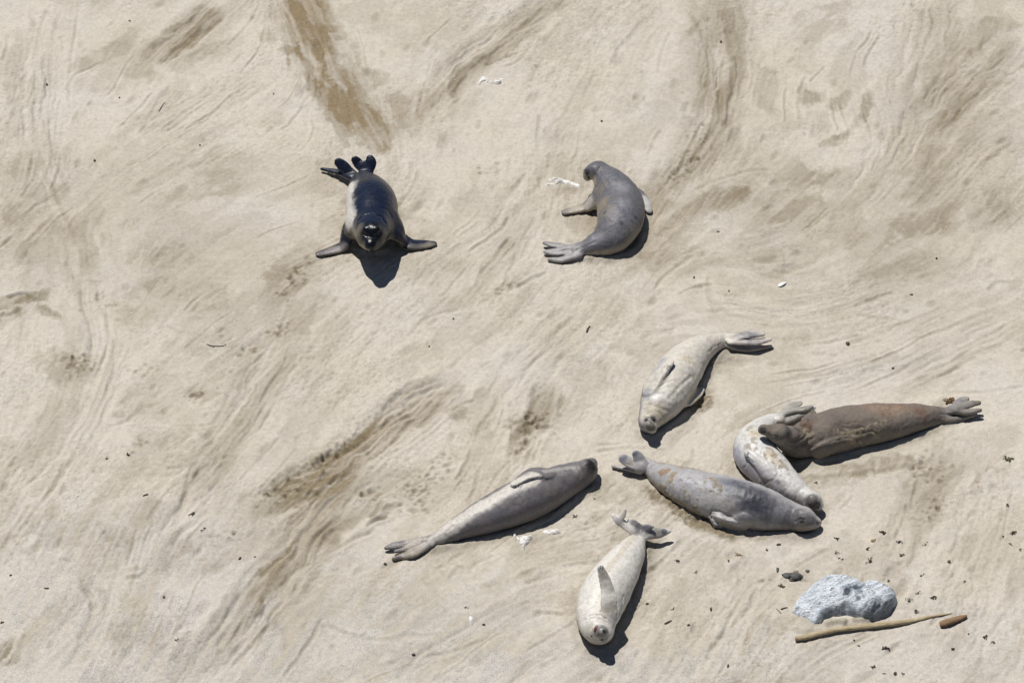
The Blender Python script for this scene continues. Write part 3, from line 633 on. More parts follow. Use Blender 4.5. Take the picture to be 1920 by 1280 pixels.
    root = empty('elephant_seal', on(*proj(org0*[1, 1, 0]))); root.location = (org0[0], org0[1], float(gh(org0[0], org0[1])))
    off = np.array(root.location)
    me = np_mesh('body', V-off, Fq); color_attr(me, 'pelage', col); color_attr(me, 'surface', np.stack([rg, cr, cr*0], 1))
    link('body', me, PEL, root); tag(root, label, 'seal', group)
    def place(name, me_, px, py, scl, roll=0.0, sinkd=.0, lift=0):
        i = snap(px, py); nn = Vector(N[i]); o = link(name, me_, None, root)
        t = Vector((math.cos(math.radians(roll)), math.sin(math.radians(roll)), 0)); t = (t-nn*t.dot(nn)).normalized(); b_ = nn.cross(t)
        from mathutils import Matrix
        M = Matrix((t, b_, nn)).transposed(); o.rotation_euler = M.to_euler(); o.scale = scl; o.location = Vector(V[i]-off)-nn*sinkd
    for px, py, a, b_, ro in eyes: place('eye', EYE, px, py, (a, b_, .010), ro, .002)
    for px, py, a, b_, ro in nostrils: place('nostril', NOS, px, py, (a, b_, .006), ro, .001)
    if mouth:
        px, py, a, b_, ro = mouth; place('mouth', MOU, px, py, (a, b_, .012), ro, .003)
    for px, py, ro in claws: place('claw', CLAW, px, py, (.008, .024, .010), ro-90, .001)
    return root

# --- each animal of the group, read off its own place on the beach
GRP = 'elephant seals lying on the beach'
# alert dark seal, facing the camera
build_seal('black shiny wet seal with head raised, propped on spread front flippers',
 spine=[(684,331,11,.09),(682,344,24,.16),(689,361,38,.22),(696,381,48,.25),(698,402,47,.26),(698,420,41,.30),(697,433,34,.34),(696,441,29,.36)],
 balls=[(697,436,.41,(21,20,21),.05),(695,452,.36,(16,16,15),.045),(695,457,.39,(13,15,12),.03),(687,429,.49,(7,6,5),.02),(705,429,.49,(7,6,5),.02)],
 lobes=[dict(p=[(665,418,16,.28),(655,432,13,.19),(647,455,10,.07),(640,463,9,.035),(620,470,7.5,.025),(597,476,4.5,.02)],t=.020,tt=[.07,.055,.035,.025,.018,.012],k=.07),
        dict(p=[(732,418,16,.28),(745,435,13,.19),(758,452,11,.06),(770,458,10,.04),(795,458,8,.03),(813,457,4.5,.022)],t=.020,tt=[.07,.055,.035,.025,.018,.012],k=.07),
        dict(p=[(674,334,9,.10),(658,330,8,.10),(640,324,6.5,.07),(620,320,4.5,.05),(603,317,2.5,.04)],t=.018,n=(0.0,-.2,.9),k=.03),
        dict(p=[(672,334,7,.09),(657,322,8,.12),(644,312,11,.16),(635,305,9,.19)],t=.013,n=(0,-.75,.65),k=.02),
        dict(p=[(685,334,9,.09),(680,319,8,.13),(672,307,10,.17),(666,300,8,.20)],t=.013,n=(0,-.75,.65),k=.03),
        dict(p=[(686,334,8,.09),(685,320,12,.13),(684,311,11,.16)],t=.010,n=(0,-.75,.65),k=.02),
        dict(p=[(689,334,9,.09),(693,319,8.5,.13),(696,306,10.5,.18),(694,298,8,.21)],t=.016,n=(0,-.75,.65),k=.03)],
 base=(28,36,56), belly=(150,142,124), dorsal=(.28,-.3,1),
 paint=[(712,430,12,(96,90,78),.6),(672,440,16,(125,117,100),.7),(722,444,14,(104,98,84),.7),(694,477,10,(150,140,114),.85),(674,424,9,(120,112,98),.6),
        (697,434,24,(24,26,33),.95,.4),(695,458,20,(22,24,31),.95,.4),(695,445,20,(22,24,31),.9,.4),(733,396,13,(70,68,66),.5),(684,334,10,(66,62,54),.6),(665,372,7,(90,90,94),.4),(636,466,8,(98,92,88),.5),(655,440,8,(96,90,82),.6)],
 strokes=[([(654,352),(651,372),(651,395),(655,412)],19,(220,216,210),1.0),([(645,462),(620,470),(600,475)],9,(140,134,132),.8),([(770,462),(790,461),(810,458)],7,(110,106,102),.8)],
 wet=[([(696,350),(698,400)],70,.27),([(696,425),(695,462)],25,.24),([(640,315),(690,305)],30,.35)],
 grooves=[([(672,412),(680,404),(697,400),(715,405),(722,415)],4,.009),([(735,405),(728,395),(720,390)],4,.008),([(679,438),(688,442),(697,443),(706,442),(714,438)],3,.014),([(686,469),(695,474),(704,469)],2,.005),([(650,360),(655,352)],3,.003)],
 eyes=[(683,439,.022,.014,0),(710,439,.022,.014,0)], nostrils=[(692,467,.008,.006,0),(699,467,.008,.006,0)], claws=[(600,475,190),(606,472,195),(809,455,-5),(803,453,0)], lump=.35, rough=.42, group=GRP)
# curled grey seal
build_seal('smooth blue-grey seal curled like a comma, back to the viewer, head turned away',
 sink=0.68, spine=[(1106,322,11,.27),(1117,321,17,.27),(1131,328,21,.25),(1150,352,34,.21),(1162,380,43,None),(1164,405,44,None),(1156,430,39,None),(1139,449,30,None),(1116,460,21,None),(1096,466,14,None),(1080,471,10,None)],
 balls=[(1102,328,.24,(9,11,12),.03),(1121,316,.29,(15,14,11),.04)],
 lobes=[dict(p=[(1120,372,14,.14),(1108,382,11,.08),(1096,388,8,.04),(1078,393,7,.03),(1059,398,5,.02)],t=.014,tt=[.06,.04,.025,.018,.012],k=.06),
        dict(p=[(1193,360,9,.12),(1205,369,8,.10),(1212,381,8.5,.08),(1217,393,7,.05)],t=.014,n=(.4,-.3,.9),k=.03),
        dict(p=[(1088,462,6,.07),(1060,466,4.5,.06),(1040,470,4,.05),(1022,472,2.5,.04)],t=.015,k=.03),
        dict(p=[(1066,463,4,.05),(1050,461,5,.05),(1036,459,5,.05),(1021,456,2.5,.05)],t=.012,k=.015),
        dict(p=[(1084,470,6,.05),(1060,474,4,.05),(1040,476,3,.04),(1024,474,2,.04)],t=.012,k=.02),
        dict(p=[(1085,476,7,.05),(1066,483,5.5,.04),(1050,487,4.5,.03),(1030,486,2.5,.025)],t=.016,k=.03)],
 base=(110,109,114), belly=(176,166,148), dorsal=(.25,.1,1),
 paint=[(1128,380,16,(158,146,126),.7),(1124,352,14,(140,132,120),.6),(1136,395,16,(150,140,124),.5),(1168,348,16,(146,146,152),.7),(1172,378,14,(140,140,148),.6),(1150,398,14,(134,132,134),.5),(1158,440,14,(140,140,146),.5),(1150,330,14,(96,98,110),.7),(1118,316,14,(88,88,92),.8),(1100,322,7,(58,56,56),.85),(1175,400,24,(118,118,128),.4),
        (1165,417,5,(66,66,76),.8,.4),(1193,408,4,(66,66,76),.8,.4),(1185,414,3,(66,66,76),.7),(1180,430,3,(66,66,76),.7),(1132,398,5,(88,82,78),.7),(1104,380,14,(196,190,182),.8),(1080,392,24,(184,174,158),.85),(1212,382,22,(215,212,206),1.0),(1216,392,14,(215,212,206),1.0),(1190,440,22,(168,160,142),.5),(1050,470,44,(172,169,168),.85),(1118,446,12,(160,160,170),.4)],
 grooves=[([(1115,358),(1120,345),(1130,335),(1144,329)],2.5,.006),([(1118,366),(1124,350),(1136,338)],2.2,.005),([(1120,374),(1128,356),(1140,344)],2.2,.004),([(1105,352),(1112,342),(1118,330)],2.5,.005),([(1068,396),(1062,398)],1.5,.004),([(1128,420),(1150,410),(1180,405)],4,.003),([(1116,452),(1098,460),(1080,468)],2.5,.006)],
 eyes=[(1102,334,.012,.018,0),(1099,325,.012,.014,0)], nostrils=[(1097,318,.006,.006,0)], claws=[(1060,398,200),(1064,400,205),(1069,401,210),(1074,401,215)], wet=[([(1160,350),(1165,420)],60,.5)], rough=.44, group=GRP)
# pale seal with belly to the camera, tail upper right
build_seal('cream pale seal lying on its side with belly showing, tail pointing to the upper right',
 sink=0.68, spine=[(1216,796,15,.10),(1220,786,22,.11),(1231,768,31,None),(1246,742,42,None),(1264,712,44,None),(1284,682,39,None),(1306,660,30,None),(1332,645,20,None),(1356,638,14,None),(1376,637,10,None)],
 balls=[(1217,790,.14,(19,19,19),.03),(1221,803,.15,(11,10,10),.03),(1217,797,.19,(9,9,8),.03)],
 lobes=[dict(p=[(1220,724,11,'s',.0),(1233,712,9.5,'s',.020),(1246,699,8.5,'s',.038),(1257,686,7,'s',.046)],t=.018,k=.045),
        dict(p=[(1288,754,11,.10),(1299,747,9,.07),(1308,739,8.5,.05),(1315,731,6,.04)],t=.020,k=.04),
        dict(p=[(1372,634,8,.10),(1392,629,7,.13),(1410,626,7,.14),(1429,626,4,.14)],t=.014,k=.02),
        dict(p=[(1372,638,8,.10),(1396,641,5.5,.10),(1418,641,5.5,.10),(1443,636,3.5,.09)],t=.016,k=.02),
        dict(p=[(1362,645,5,.05),(1380,652,4,.03),(1400,655,3.5,.02),(1422,653,3,.02),(1445,649,2,.02)],t=.014,k=.03)],
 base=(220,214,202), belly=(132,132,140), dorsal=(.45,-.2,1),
 paint=[(1213,740,14,(170,170,178),.7),(1232,690,16,(160,162,172),.6),(1240,676,12,(150,156,176),.6),(1214,765,13,(176,170,164),.6),(1227,770,22,(188,178,160),.9),(1245,780,18,(190,182,164),.7),(1226,742,12,(240,238,232),.8),(1250,735,14,(236,232,222),.7),(1288,672,12,(204,190,166),.7),
        (1212,786,7,(66,62,64),.9),(1225,784,8,(58,54,56),.9),(1219,795,13,(92,86,82),.85),(1222,806,8,(190,184,174),.6),(1214,804,8,(110,100,88),.7),(1230,800,8,(128,118,104),.7),(1300,700,12,(196,190,176),.5),(1242,703,16,(196,190,180),.7),(1255,690,6,(120,116,112),.5),(1300,745,18,(196,186,160),.8),(1400,632,26,(120,118,128),.75),(1415,628,12,(96,96,108),.6),(1400,652,12,(206,188,182),.7),(1430,649,12,(208,188,184),.7),(1425,640,16,(176,170,168),.7),(1385,640,14,(196,186,178),.6),(1340,640,16,(206,196,184),.6),(1318,672,4,(230,226,216),.7)],
 grooves=[([(1257,747),(1268,731),(1282,718),(1296,706)],3.6,.011),([(1230,712),(1244,703),(1258,690)],1,.0),([(1206,758),(1222,760),(1240,764),(1256,772)],3,.005),([(1208,776),(1224,768),(1238,774),(1246,786)],2.5,.006),([(1330,660),(1340,650),(1352,645)],3,.006),([(1395,628),(1412,632),(1422,628)],1.5,.006),([(1238,724),(1250,716),(1262,712)],1.8,.006),([(1214,800),(1220,806),(1228,802)],1.5,.005)],
 eyes=[(1211,787,.015,.012,0),(1225,785,.016,.012,0)], nostrils=[(1219,807,.006,.006,0),(1224,806,.006,.006,0)], claws=[(1242,688,70),(1246,686,70),(1250,685,70),(1254,685,70),(1257,686,60)], rough=.42, wet=[([(1216,785),(1224,800)],18,.35)], group=GRP)
# white seal curled under the brown one (built before it so that the heads rest right)
build_seal('off-white sand-spotted seal bent on its back, head wedged behind the larger grey seal',
 sink=0.62, spine=[(1462,787,9,.08),(1448,790,14,None),(1431,800,20,None),(1415,822,31,None),(1414,847,40,None),(1433,871,39,None),(1459,895,34,None),(1484,916,27,None),(1505,929,20,None),(1519,936,17,.12),(1530,944,12,.10)],
 balls=[(1523,937,.15,(17,17,16),.03),(1535,947,.10,(8,9,9),.03)],
 lobes=[dict(p=[(1440,884,15,'s',.0),(1428,871,12,'s',.014),(1416,860,10,'s',.024),(1404,850,7.5,'s',.028)],t=.017,k=.03),
        dict(p=[(1460,783,7,.08),(1472,775,6,.10),(1492,769,5.5,.11),(1508,767,5,.12),(1522,762,3,.12)],t=.022,k=.02),
        dict(p=[(1466,778,6,.08),(1476,766,7,.10),(1486,760,7,.11),(1499,756,5,.12)],t=.014,k=.012),
        dict(p=[(1466,789,7,.06),(1482,785,6.5,.06),(1497,779,6,.07),(1512,774,5,.08),(1527,764,3,.09)],t=.022,k=.02)],
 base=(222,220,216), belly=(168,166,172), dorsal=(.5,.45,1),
 paint=[(1378,850,16,(186,188,202),.8),(1384,876,16,(190,188,196),.7),(1400,895,14,(160,156,156),.6),(1416,812,14,(206,190,160),.7),(1445,850,12,(206,190,158),.7),(1455,866,12,(200,186,158),.6),(1468,905,10,(160,156,152),.6),(1440,905,12,(168,164,162),.6),(1498,936,14,(140,134,128),.7),(1458,902,5,(110,108,112),.7),
        (1521,938,17,(98,92,88),.95,.4),(1533,948,10,(72,66,64),.95,.4),(1524,932,6,(130,126,124),.6),(1418,862,12,(190,184,180),.6),(1495,765,40,(152,148,138),.85),(1500,778,20,(140,138,130),.7),(1465,785,10,(200,192,178),.6),(1480,912,10,(230,228,224),.6),(1450,880,14,(236,234,230),.6)],
 crust=[([(1412,800),(1404,820),(1410,835)],14,.7,-.02),([(1440,845),(1455,862),(1470,880)],14,.75,.02)],
 grooves=[([(1404,848),(1400,856),(1412,868)],1.8,.008),([(1440,860),(1446,872),(1452,884)],2.5,.007),([(1392,880),(1400,870),(1396,858)],2.5,.006),([(1535,951),(1526,951),(1518,948)],1.5,.008),([(1506,942),(1512,930),(1520,922)],2.5,.007),([(1408,846),(1416,852)],1.0,.004),([(1404,852),(1413,858)],1.0,.004)],
 eyes=[(1517,944,.012,.008,0)], nostrils=[(1539,944,.006,.006,0)], claws=[(1402,846,140),(1401,851,150),(1402,856,160),(1404,861,165)], rough=.42, group=GRP)
# big grey seal with sand patches
build_seal('large grey seal with orange sand patches on its hips, lying chin down with eyes shut',
 sink=0.52, spine=[(1200,873,9,.10),(1217,878,13,None),(1236,888,22,None),(1260,901,31,None),(1289,913,38,None),(1322,925,43,None),(1357,936,46,None),(1394,945,47,None),(1430,954,42,None),(1463,963,33,None),(1490,970,27,None),(1508,974,22,.12),(1522,978,15,.09),(1532,979,9,.07)],
 balls=[(1506,969,.15,(20,20,17),.04),(1527,979,.09,(11,10,9),.03)],
 lobes=[dict(p=[(1396,974,14,'s',.0),(1378,983,15,'s',.010),(1355,977,11,'s',.014),(1342,971,9,.09),(1330,964,6,.06)],t=.020,k=.035),
        dict(p=[(1205,874,10,.11),(1190,871,10,.12),(1178,865,11,.14),(1168,859,9,.16)],t=.014,n=(0,-.6,.8),k=.03),
        dict(p=[(1208,872,10,.11),(1203,865,9,.14),(1198,858,10.5,.17),(1193,852,8.5,.20)],t=.014,n=(0,-.7,.7),k=.03),
        dict(p=[(1200,882,6,.06),(1186,881,4,.05),(1170,877,3.5,.04),(1150,874,2.5,.03)],t=.014,k=.03),
        dict(p=[(1222,868,6,.10),(1214,862,4,.10),(1208,858,3,.10)],t=.012,k=.03)],
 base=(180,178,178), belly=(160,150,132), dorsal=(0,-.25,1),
 paint=[(1370,950,20,(150,142,130),.5),(1350,905,26,(128,130,142),.7),(1440,955,34,(104,103,108),.9,.8),(1480,972,26,(110,108,110),.9),(1375,912,26,(96,98,110),.8),(1404,930,34,(62,63,75),.95,.7),(1425,935,26,(64,64,75),.85,.8),(1405,985,14,(148,140,130),.6),(1340,930,20,(176,172,164),.5),(1290,905,30,(180,180,186),.5),(1310,950,16,(196,194,190),.6),(1462,955,10,(158,158,166),.6),(1470,948,8,(150,150,158),.5),
        (1500,960,16,(96,94,94),.8),(1502,977,10,(64,60,60),.8),(1522,975,14,(98,94,92),.8),(1534,980,5,(70,66,66),.8),(1505,990,12,(138,128,112),.8),(1470,990,14,(142,134,122),.6),(1215,876,12,(170,166,172),.6),(1190,870,16,(196,190,190),.8),(1168,858,8,(120,122,134),.8),(1191,850,8,(122,124,136),.8),(1180,868,6,(200,190,170),.7),
        (1240,884,9,(158,134,112),.95,.3),(1250,882,8,(160,138,116),.95,.3),(1262,888,5,(158,136,114),.9,.3),(1259,897,4,(168,138,110),.9,.3),(1280,875,14,(176,160,146),.6),(1345,968,10,(200,198,194),.7)],
 crust=[([(1238,912),(1262,935),(1290,955),(1308,962)],9,1.0,-.25),([(1290,905),(1300,930),(1295,945)],22,.8,.22),([(1330,900),(1340,908),(1345,920)],14,.9,.12),([(1258,895),(1268,905)],14,.8,.15),([(1240,868),(1270,869),(1310,877)],6,.9,-.1),([(1262,886),(1266,895)],8,.7,.0)],
 grooves=[([(1380,975),(1368,968),(1350,960),(1334,957)],2.5,.010),([(1340,968),(1360,974)],1.2,.005),([(1335,962),(1352,967)],1.2,.005),([(1490,978),(1500,973),(1510,972)],2.2,.008),([(1512,990),(1524,988),(1536,984)],1.6,.008),([(1458,985),(1466,965),(1474,945)],4,.003),([(1400,985),(1440,988),(1480,990)],3,.003),([(1174,868),(1186,872)],1.5,.005)],
 eyes=[(1503,977,.020,.006,20)], nostrils=[(1537,979,.007,.006,0)], claws=[(1332,960,170),(1331,964,175),(1332,968,180)], rough=.42, wet=[([(1380,920),(1440,950)],40,.42)], group=GRP)
# big brown seal
build_seal('large muddy brown seal with rusty back, snout laid across the white seal',
 sink=0.58, spine=[(1434,806,9,.41),(1446,809,13,.38),(1460,814,19,.34),(1478,822,25,.26),(1500,829,33,None),(1526,819,40,None),(1560,810,43,None),(1600,800,42,None),(1640,794,40,None),(1682,789,34,None),(1718,783,27,None),(1746,780,20,None),(1768,777,13,None),(1780,776,9,None)],
 balls=[(1461,811,.38,(19,18,16),.03),(1430,805,.41,(7,7,7),.03)],
 lobes=[dict(p=[(1512,800,10,'s',.0),(1508,792,8,'s',.012),(1518,780,7,.24),(1526,773,3.5,.26)],t=.014,k=.02),
        dict(p=[(1540,845,14,'s',.0),(1562,834,12,'s',.008),(1582,826,9,'s',.006),(1602,824,6,'s',.0)],t=.020,k=.03),
        dict(p=[(1770,773,7,.08),(1790,765,6.5,.11),(1812,759,6.5,.13),(1836,755,3,.13)],t=.013,n=(0,-.3,1),k=.02),
        dict(p=[(1790,760,5,.10),(1802,750,5,.14),(1813,747,3,.15)],t=.011,k=.012),
        dict(p=[(1772,773,6,.07),(1792,769,4.5,.09),(1812,772,4.5,.09),(1838,769,2.5,.09)],t=.018,k=.02),
        dict(p=[(1768,784,7,.05),(1785,786,5,.03),(1806,782,4,.03),(1829,776,2.5,.04)],t=.020,k=.03)],
 base=(124,113,103), belly=(140,131,120), dorsal=(0,.1,1),
 paint=[(1660,765,24,(152,127,108),.85,.9),(1690,768,22,(150,125,106),.85,.8),(1630,762,18,(142,120,104),.7,.9),(1725,775,20,(130,104,88),.8,.8),(1515,790,18,(104,84,70),.7),(1512,802,12,(84,62,50),.8,.4),(1560,780,24,(110,98,92),.6,.8),(1580,800,24,(104,94,86),.7,.8),(1600,815,22,(110,96,82),.7),(1700,790,26,(136,128,118),.7),(1660,808,28,(138,130,118),.7),(1720,795,20,(136,130,122),.6),
        (1540,820,22,(110,104,96),.6),(1500,840,20,(104,98,90),.6),(1555,840,20,(132,124,114),.6),(1590,826,14,(146,138,126),.6),(1480,808,14,(84,82,86),.8),(1462,812,14,(112,106,96),.8),(1442,812,9,(140,128,110),.7),(1430,804,7,(54,54,60),.95,.4),(1495,803,9,(80,76,76),.7),(1520,780,10,(100,98,102),.7,.4),(1448,800,8,(108,100,90),.7),(1800,765,30,(146,144,144),.9),(1810,772,26,(158,152,144),.7),(1812,750,8,(170,164,154),.7),(1800,780,20,(134,128,118),.7),(1760,775,10,(112,108,108),.6)],
 crust=[([(1562,804),(1600,812),(1640,800),(1660,794)],7,.9,-.12),([(1600,822),(1625,826),(1640,818)],12,.9,-.05),([(1510,808),(1520,816)],8,.7,.05),([(1640,765),(1700,765)],10,.35,.1),([(1685,806),(1690,812)],5,.6,.0)],
 grooves=[([(1476,834),(1492,838),(1510,832),(1526,818)],3,.012),([(1484,826),(1500,826),(1512,816)],2.6,.010),([(1482,842),(1500,848),(1524,838),(1545,822)],3,.008),([(1560,828),(1580,822),(1600,822)],2.6,.008),([(1556,836),(1580,830),(1600,828)],2,.006),([(1524,800),(1534,812),(1540,826)],3.5,.006),([(1542,796),(1550,812)],3,.005),([(1456,822),(1448,815)],2,.006),([(1765,776),(1780,778),(1792,776)],2,.008),([(1576,790),(1590,794),(1606,790)],2,.005),([(1580,800),(1600,803),(1622,800)],2,.005),([(1620,812),(1632,808),(1644,812)],2,.009),([(1500,806),(1506,814),(1500,820)],2,.008)],
 eyes=[(1455,815,.016,.006,10)], nostrils=[(1427,803,.007,.007,0)], claws=[(1522,774,50),(1519,778,60)], rough=.72, lump=1.5, group=GRP)
# white seal on its back, mouth open, one flipper raised
build_seal('white seal on its back with open red mouth and one front flipper standing up',
 sink=0.74, spine=[(1123,1184,24,.13),(1119,1172,33,.17),(1119,1152,40,None),(1128,1126,45,None),(1145,1094,44,None),(1163,1066,38,None),(1179,1041,29,None),(1190,1021,20,None),(1197,1007,13,None),(1200,998,9,.12)],
 balls=[(1123,1184,.17,(27,24,22),.03),(1126,1183,.27,(15,14,13),.035),(1130,1182,.31,(9,8,7),.02)],
 lobes=[dict(p=[(1146,1148,19,.30),(1143,1128,16,.38),(1139,1104,12,.45),(1133,1084,10.5,.52),(1127,1066,8,.60)],t=.018,tt=[.05,.04,.028,.020,.014],n=(.5,-.8,.2),k=.05),
        dict(p=[(1112,1130,10,'s',-.01),(1120,1132,7,'s',.0)],t=.014,k=.02),
        dict(p=[(1199,1004,9,.13),(1187,995,8,.18),(1172,985,8,.22),(1160,975,9,.26),(1150,966,5,.29)],t=.016,n=(.2,-.7,.8),k=.03),
        dict(p=[(1203,1004,10,.12),(1216,1000,11,.12),(1232,999,11,.12),(1245,997,8,.12),(1256,995,3.5,.12)],t=.018,n=(0,-.7,.8),k=.03),
        dict(p=[(1200,1000,7,.14),(1196,990,10,.18),(1188,982,9,.22),(1180,975,4,.25)],t=.010,n=(.1,-.7,.7),k=.012),
        dict(p=[(1202,1000,7,.14),(1208,992,9,.17),(1216,988,7,.19),(1224,987,3,.20)],t=.010,n=(0,-.7,.7),k=.012),
        dict(p=[(1164,974,5,.27),(1169,964,5.5,.32),(1172,956,4,.35)],t=.010,n=(0,-.7,.7),k=.012)],
 base=(230,226,218), belly=(196,188,174), dorsal=(.2,-.3,1),
 strokes=[([(1136,1068),(1150,1050),(1166,1032),(1180,1014),(1188,1004)],7,(205,194,174),.6)],
 paint=[(1105,1185,16,(212,204,186),.6),(1130,1150,16,(206,198,184),.5),(1100,1130,14,(234,230,222),.6),(1185,1060,16,(238,236,230),.7),(1123,1178,22,(170,168,162),.8,.7),(1130,1186,20,(112,110,110),.9,.6),(1133,1198,9,(96,92,90),.7),(1120,1204,10,(190,180,160),.5),(1128,1182,6,(182,180,176),.7),
        (1133,1184,4,(40,38,40),.9,.3),(1116,1177,5,(70,50,48),.8,.4),(1138,1090,22,(192,186,174),.7),(1132,1076,8,(170,158,140),.6),(1150,1140,14,(178,168,152),.6),(1200,985,16,(96,94,106),.85),(1214,990,10,(100,98,108),.8),(1190,975,10,(150,146,150),.7),(1160,975,12,(176,170,168),.8),(1235,998,18,(142,136,132),.8),(1246,995,6,(92,92,104),.8,.4),(1170,960,8,(222,218,208),.9),(1180,990,8,(212,206,200),.7)],
 grooves=[([(1102,1155),(1112,1151),(1124,1152),(1136,1158)],2.4,.010),([(1098,1160),(1110,1157),(1126,1158),(1138,1166)],2,.008),([(1104,1148),(1116,1144),(1126,1146)],2,.005),([(1155,1160),(1160,1145),(1158,1130)],2.5,.008),([(1162,1150),(1168,1134),(1170,1118)],2.5,.006),([(1116,1128),(1126,1131)],2,.006),([(1192,990),(1196,998)],1.2,.006),([(1200,984),(1202,996)],1.2,.006),([(1210,988),(1206,997)],1.2,.006),([(1220,990),(1212,998)],1.2,.006),([(1186,982),(1192,992)],1.2,.006)],
 eyes=[(1108,1192,.010,.010,0),(1128,1200,.012,.012,0)], nostrils=[(1131,1180,.007,.006,0),(1134,1186,.007,.006,0)], claws=[(1123,1066,100),(1127,1064,90),(1131,1066,80)], mouth=(1116,1177,.015,.036,-25), rough=.42, wet=[([(1130,1183)],10,.3)], group=GRP)
# long grey seal lower left
build_seal('long slim grey seal stretched out straight, black-capped head at its upper right end',
 sink=0.68, spine=[(1112,869,8,.14),(1106,874,13,.14),(1098,884,22,.13),(1078,893,29,None),(1046,907,35,None),(1010,924,42,None),(968,943,42,None),(928,960,37,None),(888,977,29,None),(854,993,21,None),(829,1005,15,None),(808,1014,11,None)],
 balls=[(1100,877,.18,(15,16,17),.04),(1110,868,.17,(9,9,9),.03)],
 lobes=[dict(p=[(1018,886,11,'s',.0),(1004,889,11,'s',.016),(985,897,9.5,'s',.024),(965,910,6,'s',.024)],t=.017,k=.025),
        dict(p=[(808,1011,8,.06),(785,1014,7,.06),(762,1018,6.5,.05),(740,1022,6.5,.05),(724,1027,3,.04)],t=.013,n=(0,-.2,1),k=.02),
        dict(p=[(806,1018,8,.05),(790,1028,8,.04),(772,1038,7,.03),(752,1043,4.5,.02),(737,1047,2,.02)],t=.020,k=.03),
        dict(p=[(790,1020,4,.05),(765,1028,3.5,.04),(742,1033,2.5,.04)],t=.014,k=.01)],
 base=(122,118,120), belly=(140,130,118), dorsal=(.1,-.6,1),
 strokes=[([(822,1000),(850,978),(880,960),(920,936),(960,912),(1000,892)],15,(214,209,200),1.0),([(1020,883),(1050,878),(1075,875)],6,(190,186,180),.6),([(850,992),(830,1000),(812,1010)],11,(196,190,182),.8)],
 paint=[(1055,886,12,(160,154,150),.5),(1082,880,12,(182,174,168),.6),(1060,900,14,(104,98,100),.5),(1000,930,24,(104,100,104),.5,.8),
        (930,965,18,(112,110,118),.5,.8),(1095,885,14,(104,98,96),.7),(1106,868,12,(40,38,38),.95,.4),(1113,872,9,(48,44,42),.95,.4),(1108,880,8,(72,68,66),.7),(1000,896,14,(140,134,124),.7),(975,906,9,(192,184,170),.8),(1012,888,8,(98,92,86),.6),(1040,925,20,(120,112,106),.5),(1085,905,14,(110,104,98),.6),(780,1015,26,(188,180,170),.85),(740,1022,14,(150,146,146),.6),(770,1035,26,(170,162,150),.8),(740,1044,10,(130,126,124),.7),(810,1012,12,(160,154,146),.7)],
 grooves=[([(1020,896),(1008,903),(996,908),(978,912)],2,.006),([(1083,870),(1088,885),(1086,900)],4,.004),([(848,985),(838,995)],2,.005),([(800,1012),(780,1022),(760,1030)],1.6,.006),([(780,1012),(760,1020)],1.4,.004),([(1112,862),(1108,872),(1112,880)],1.5,.005),([(968,907),(972,912)],1,.003)],
 eyes=[(1112,876,.010,.010,0)], nostrils=[(1117,866,.006,.006,0)], claws=[(963,911,225),(967,912,230),(971,912,235),(975,911,240),(979,910,240)], rough=.44, wet=[([(960,930),(1050,900)],40,.45)], group=GRP)

# ------------------------------------------------------------------ half-buried rocks: height patches with a closed underside
def rock_material(name, c1, c2, c3, bmp=1.0, th=0.0):
    m, n, l, b = mat(name)
    mp = n.new('ShaderNodeMapping'); l.new(pos(n), mp.inputs[0]); mp.inputs['Rotation'].default_value = (0, 0, -.5); mp.inputs['Scale'].default_value = (1, 2.6, 2)
    f = noise(n, l, 9, 6, .72, mp.outputs[0]); g = noise(n, l, 45, 4, .8); v = noise(n, l, 22, 5, .75, mp.outputs[0])
    col = mix(n, l, ramp(n, l, f, (.30, 0), (.56, 1)), c2, c1)
    col = mix(n, l, ramp(n, l, v, (.34+th, 1), (.42+th, 0)), col, c3)
    col = mix(n, l, .8, col, mix(n, l, 1.0, col, ramp(n, l, g, (.3, .72), (.5, 1.0), (.7, 1.18)), 'MULTIPLY'))
    at_ = nd(n, 'ShaderNodeAttribute', attribute_name='slate_shade'); sl_ = math_(n, l, 'MULTIPLY', at_.outputs['Fac'], ramp(n, l, v, (.35, 1), (.66, .45)))
    col = mix(n, l, sl_, col, mix(n, l, f, (.06, .08, .10), (.30, .34, .38)))  # dark slate tone doubles as painted shade on the boulder
    l.new(col, b.inputs['Base Color']); b.inputs['Roughness'].default_value = .85; b.inputs['Specular IOR Level'].default_value = .3
    bu = nd(n, 'ShaderNodeBump', Strength=.9, Distance=1.0)
    l.new(math_(n, l, 'ADD', math_(n, l, 'MULTIPLY', v, .030*bmp), math_(n, l, 'MULTIPLY', g, .008*bmp)), bu.inputs['Height']); l.new(bu.outputs[0], b.inputs['Normal'])
    return m
ROCK = rock_material('bluish_white_rock', (.76, .80, .84), (.50, .57, .65), (.20, .24, .28))
ROCKW = rock_material('white_rock', (.82, .82, .81), (.70, .71, .71), (.47, .43, .37), .3, .09)
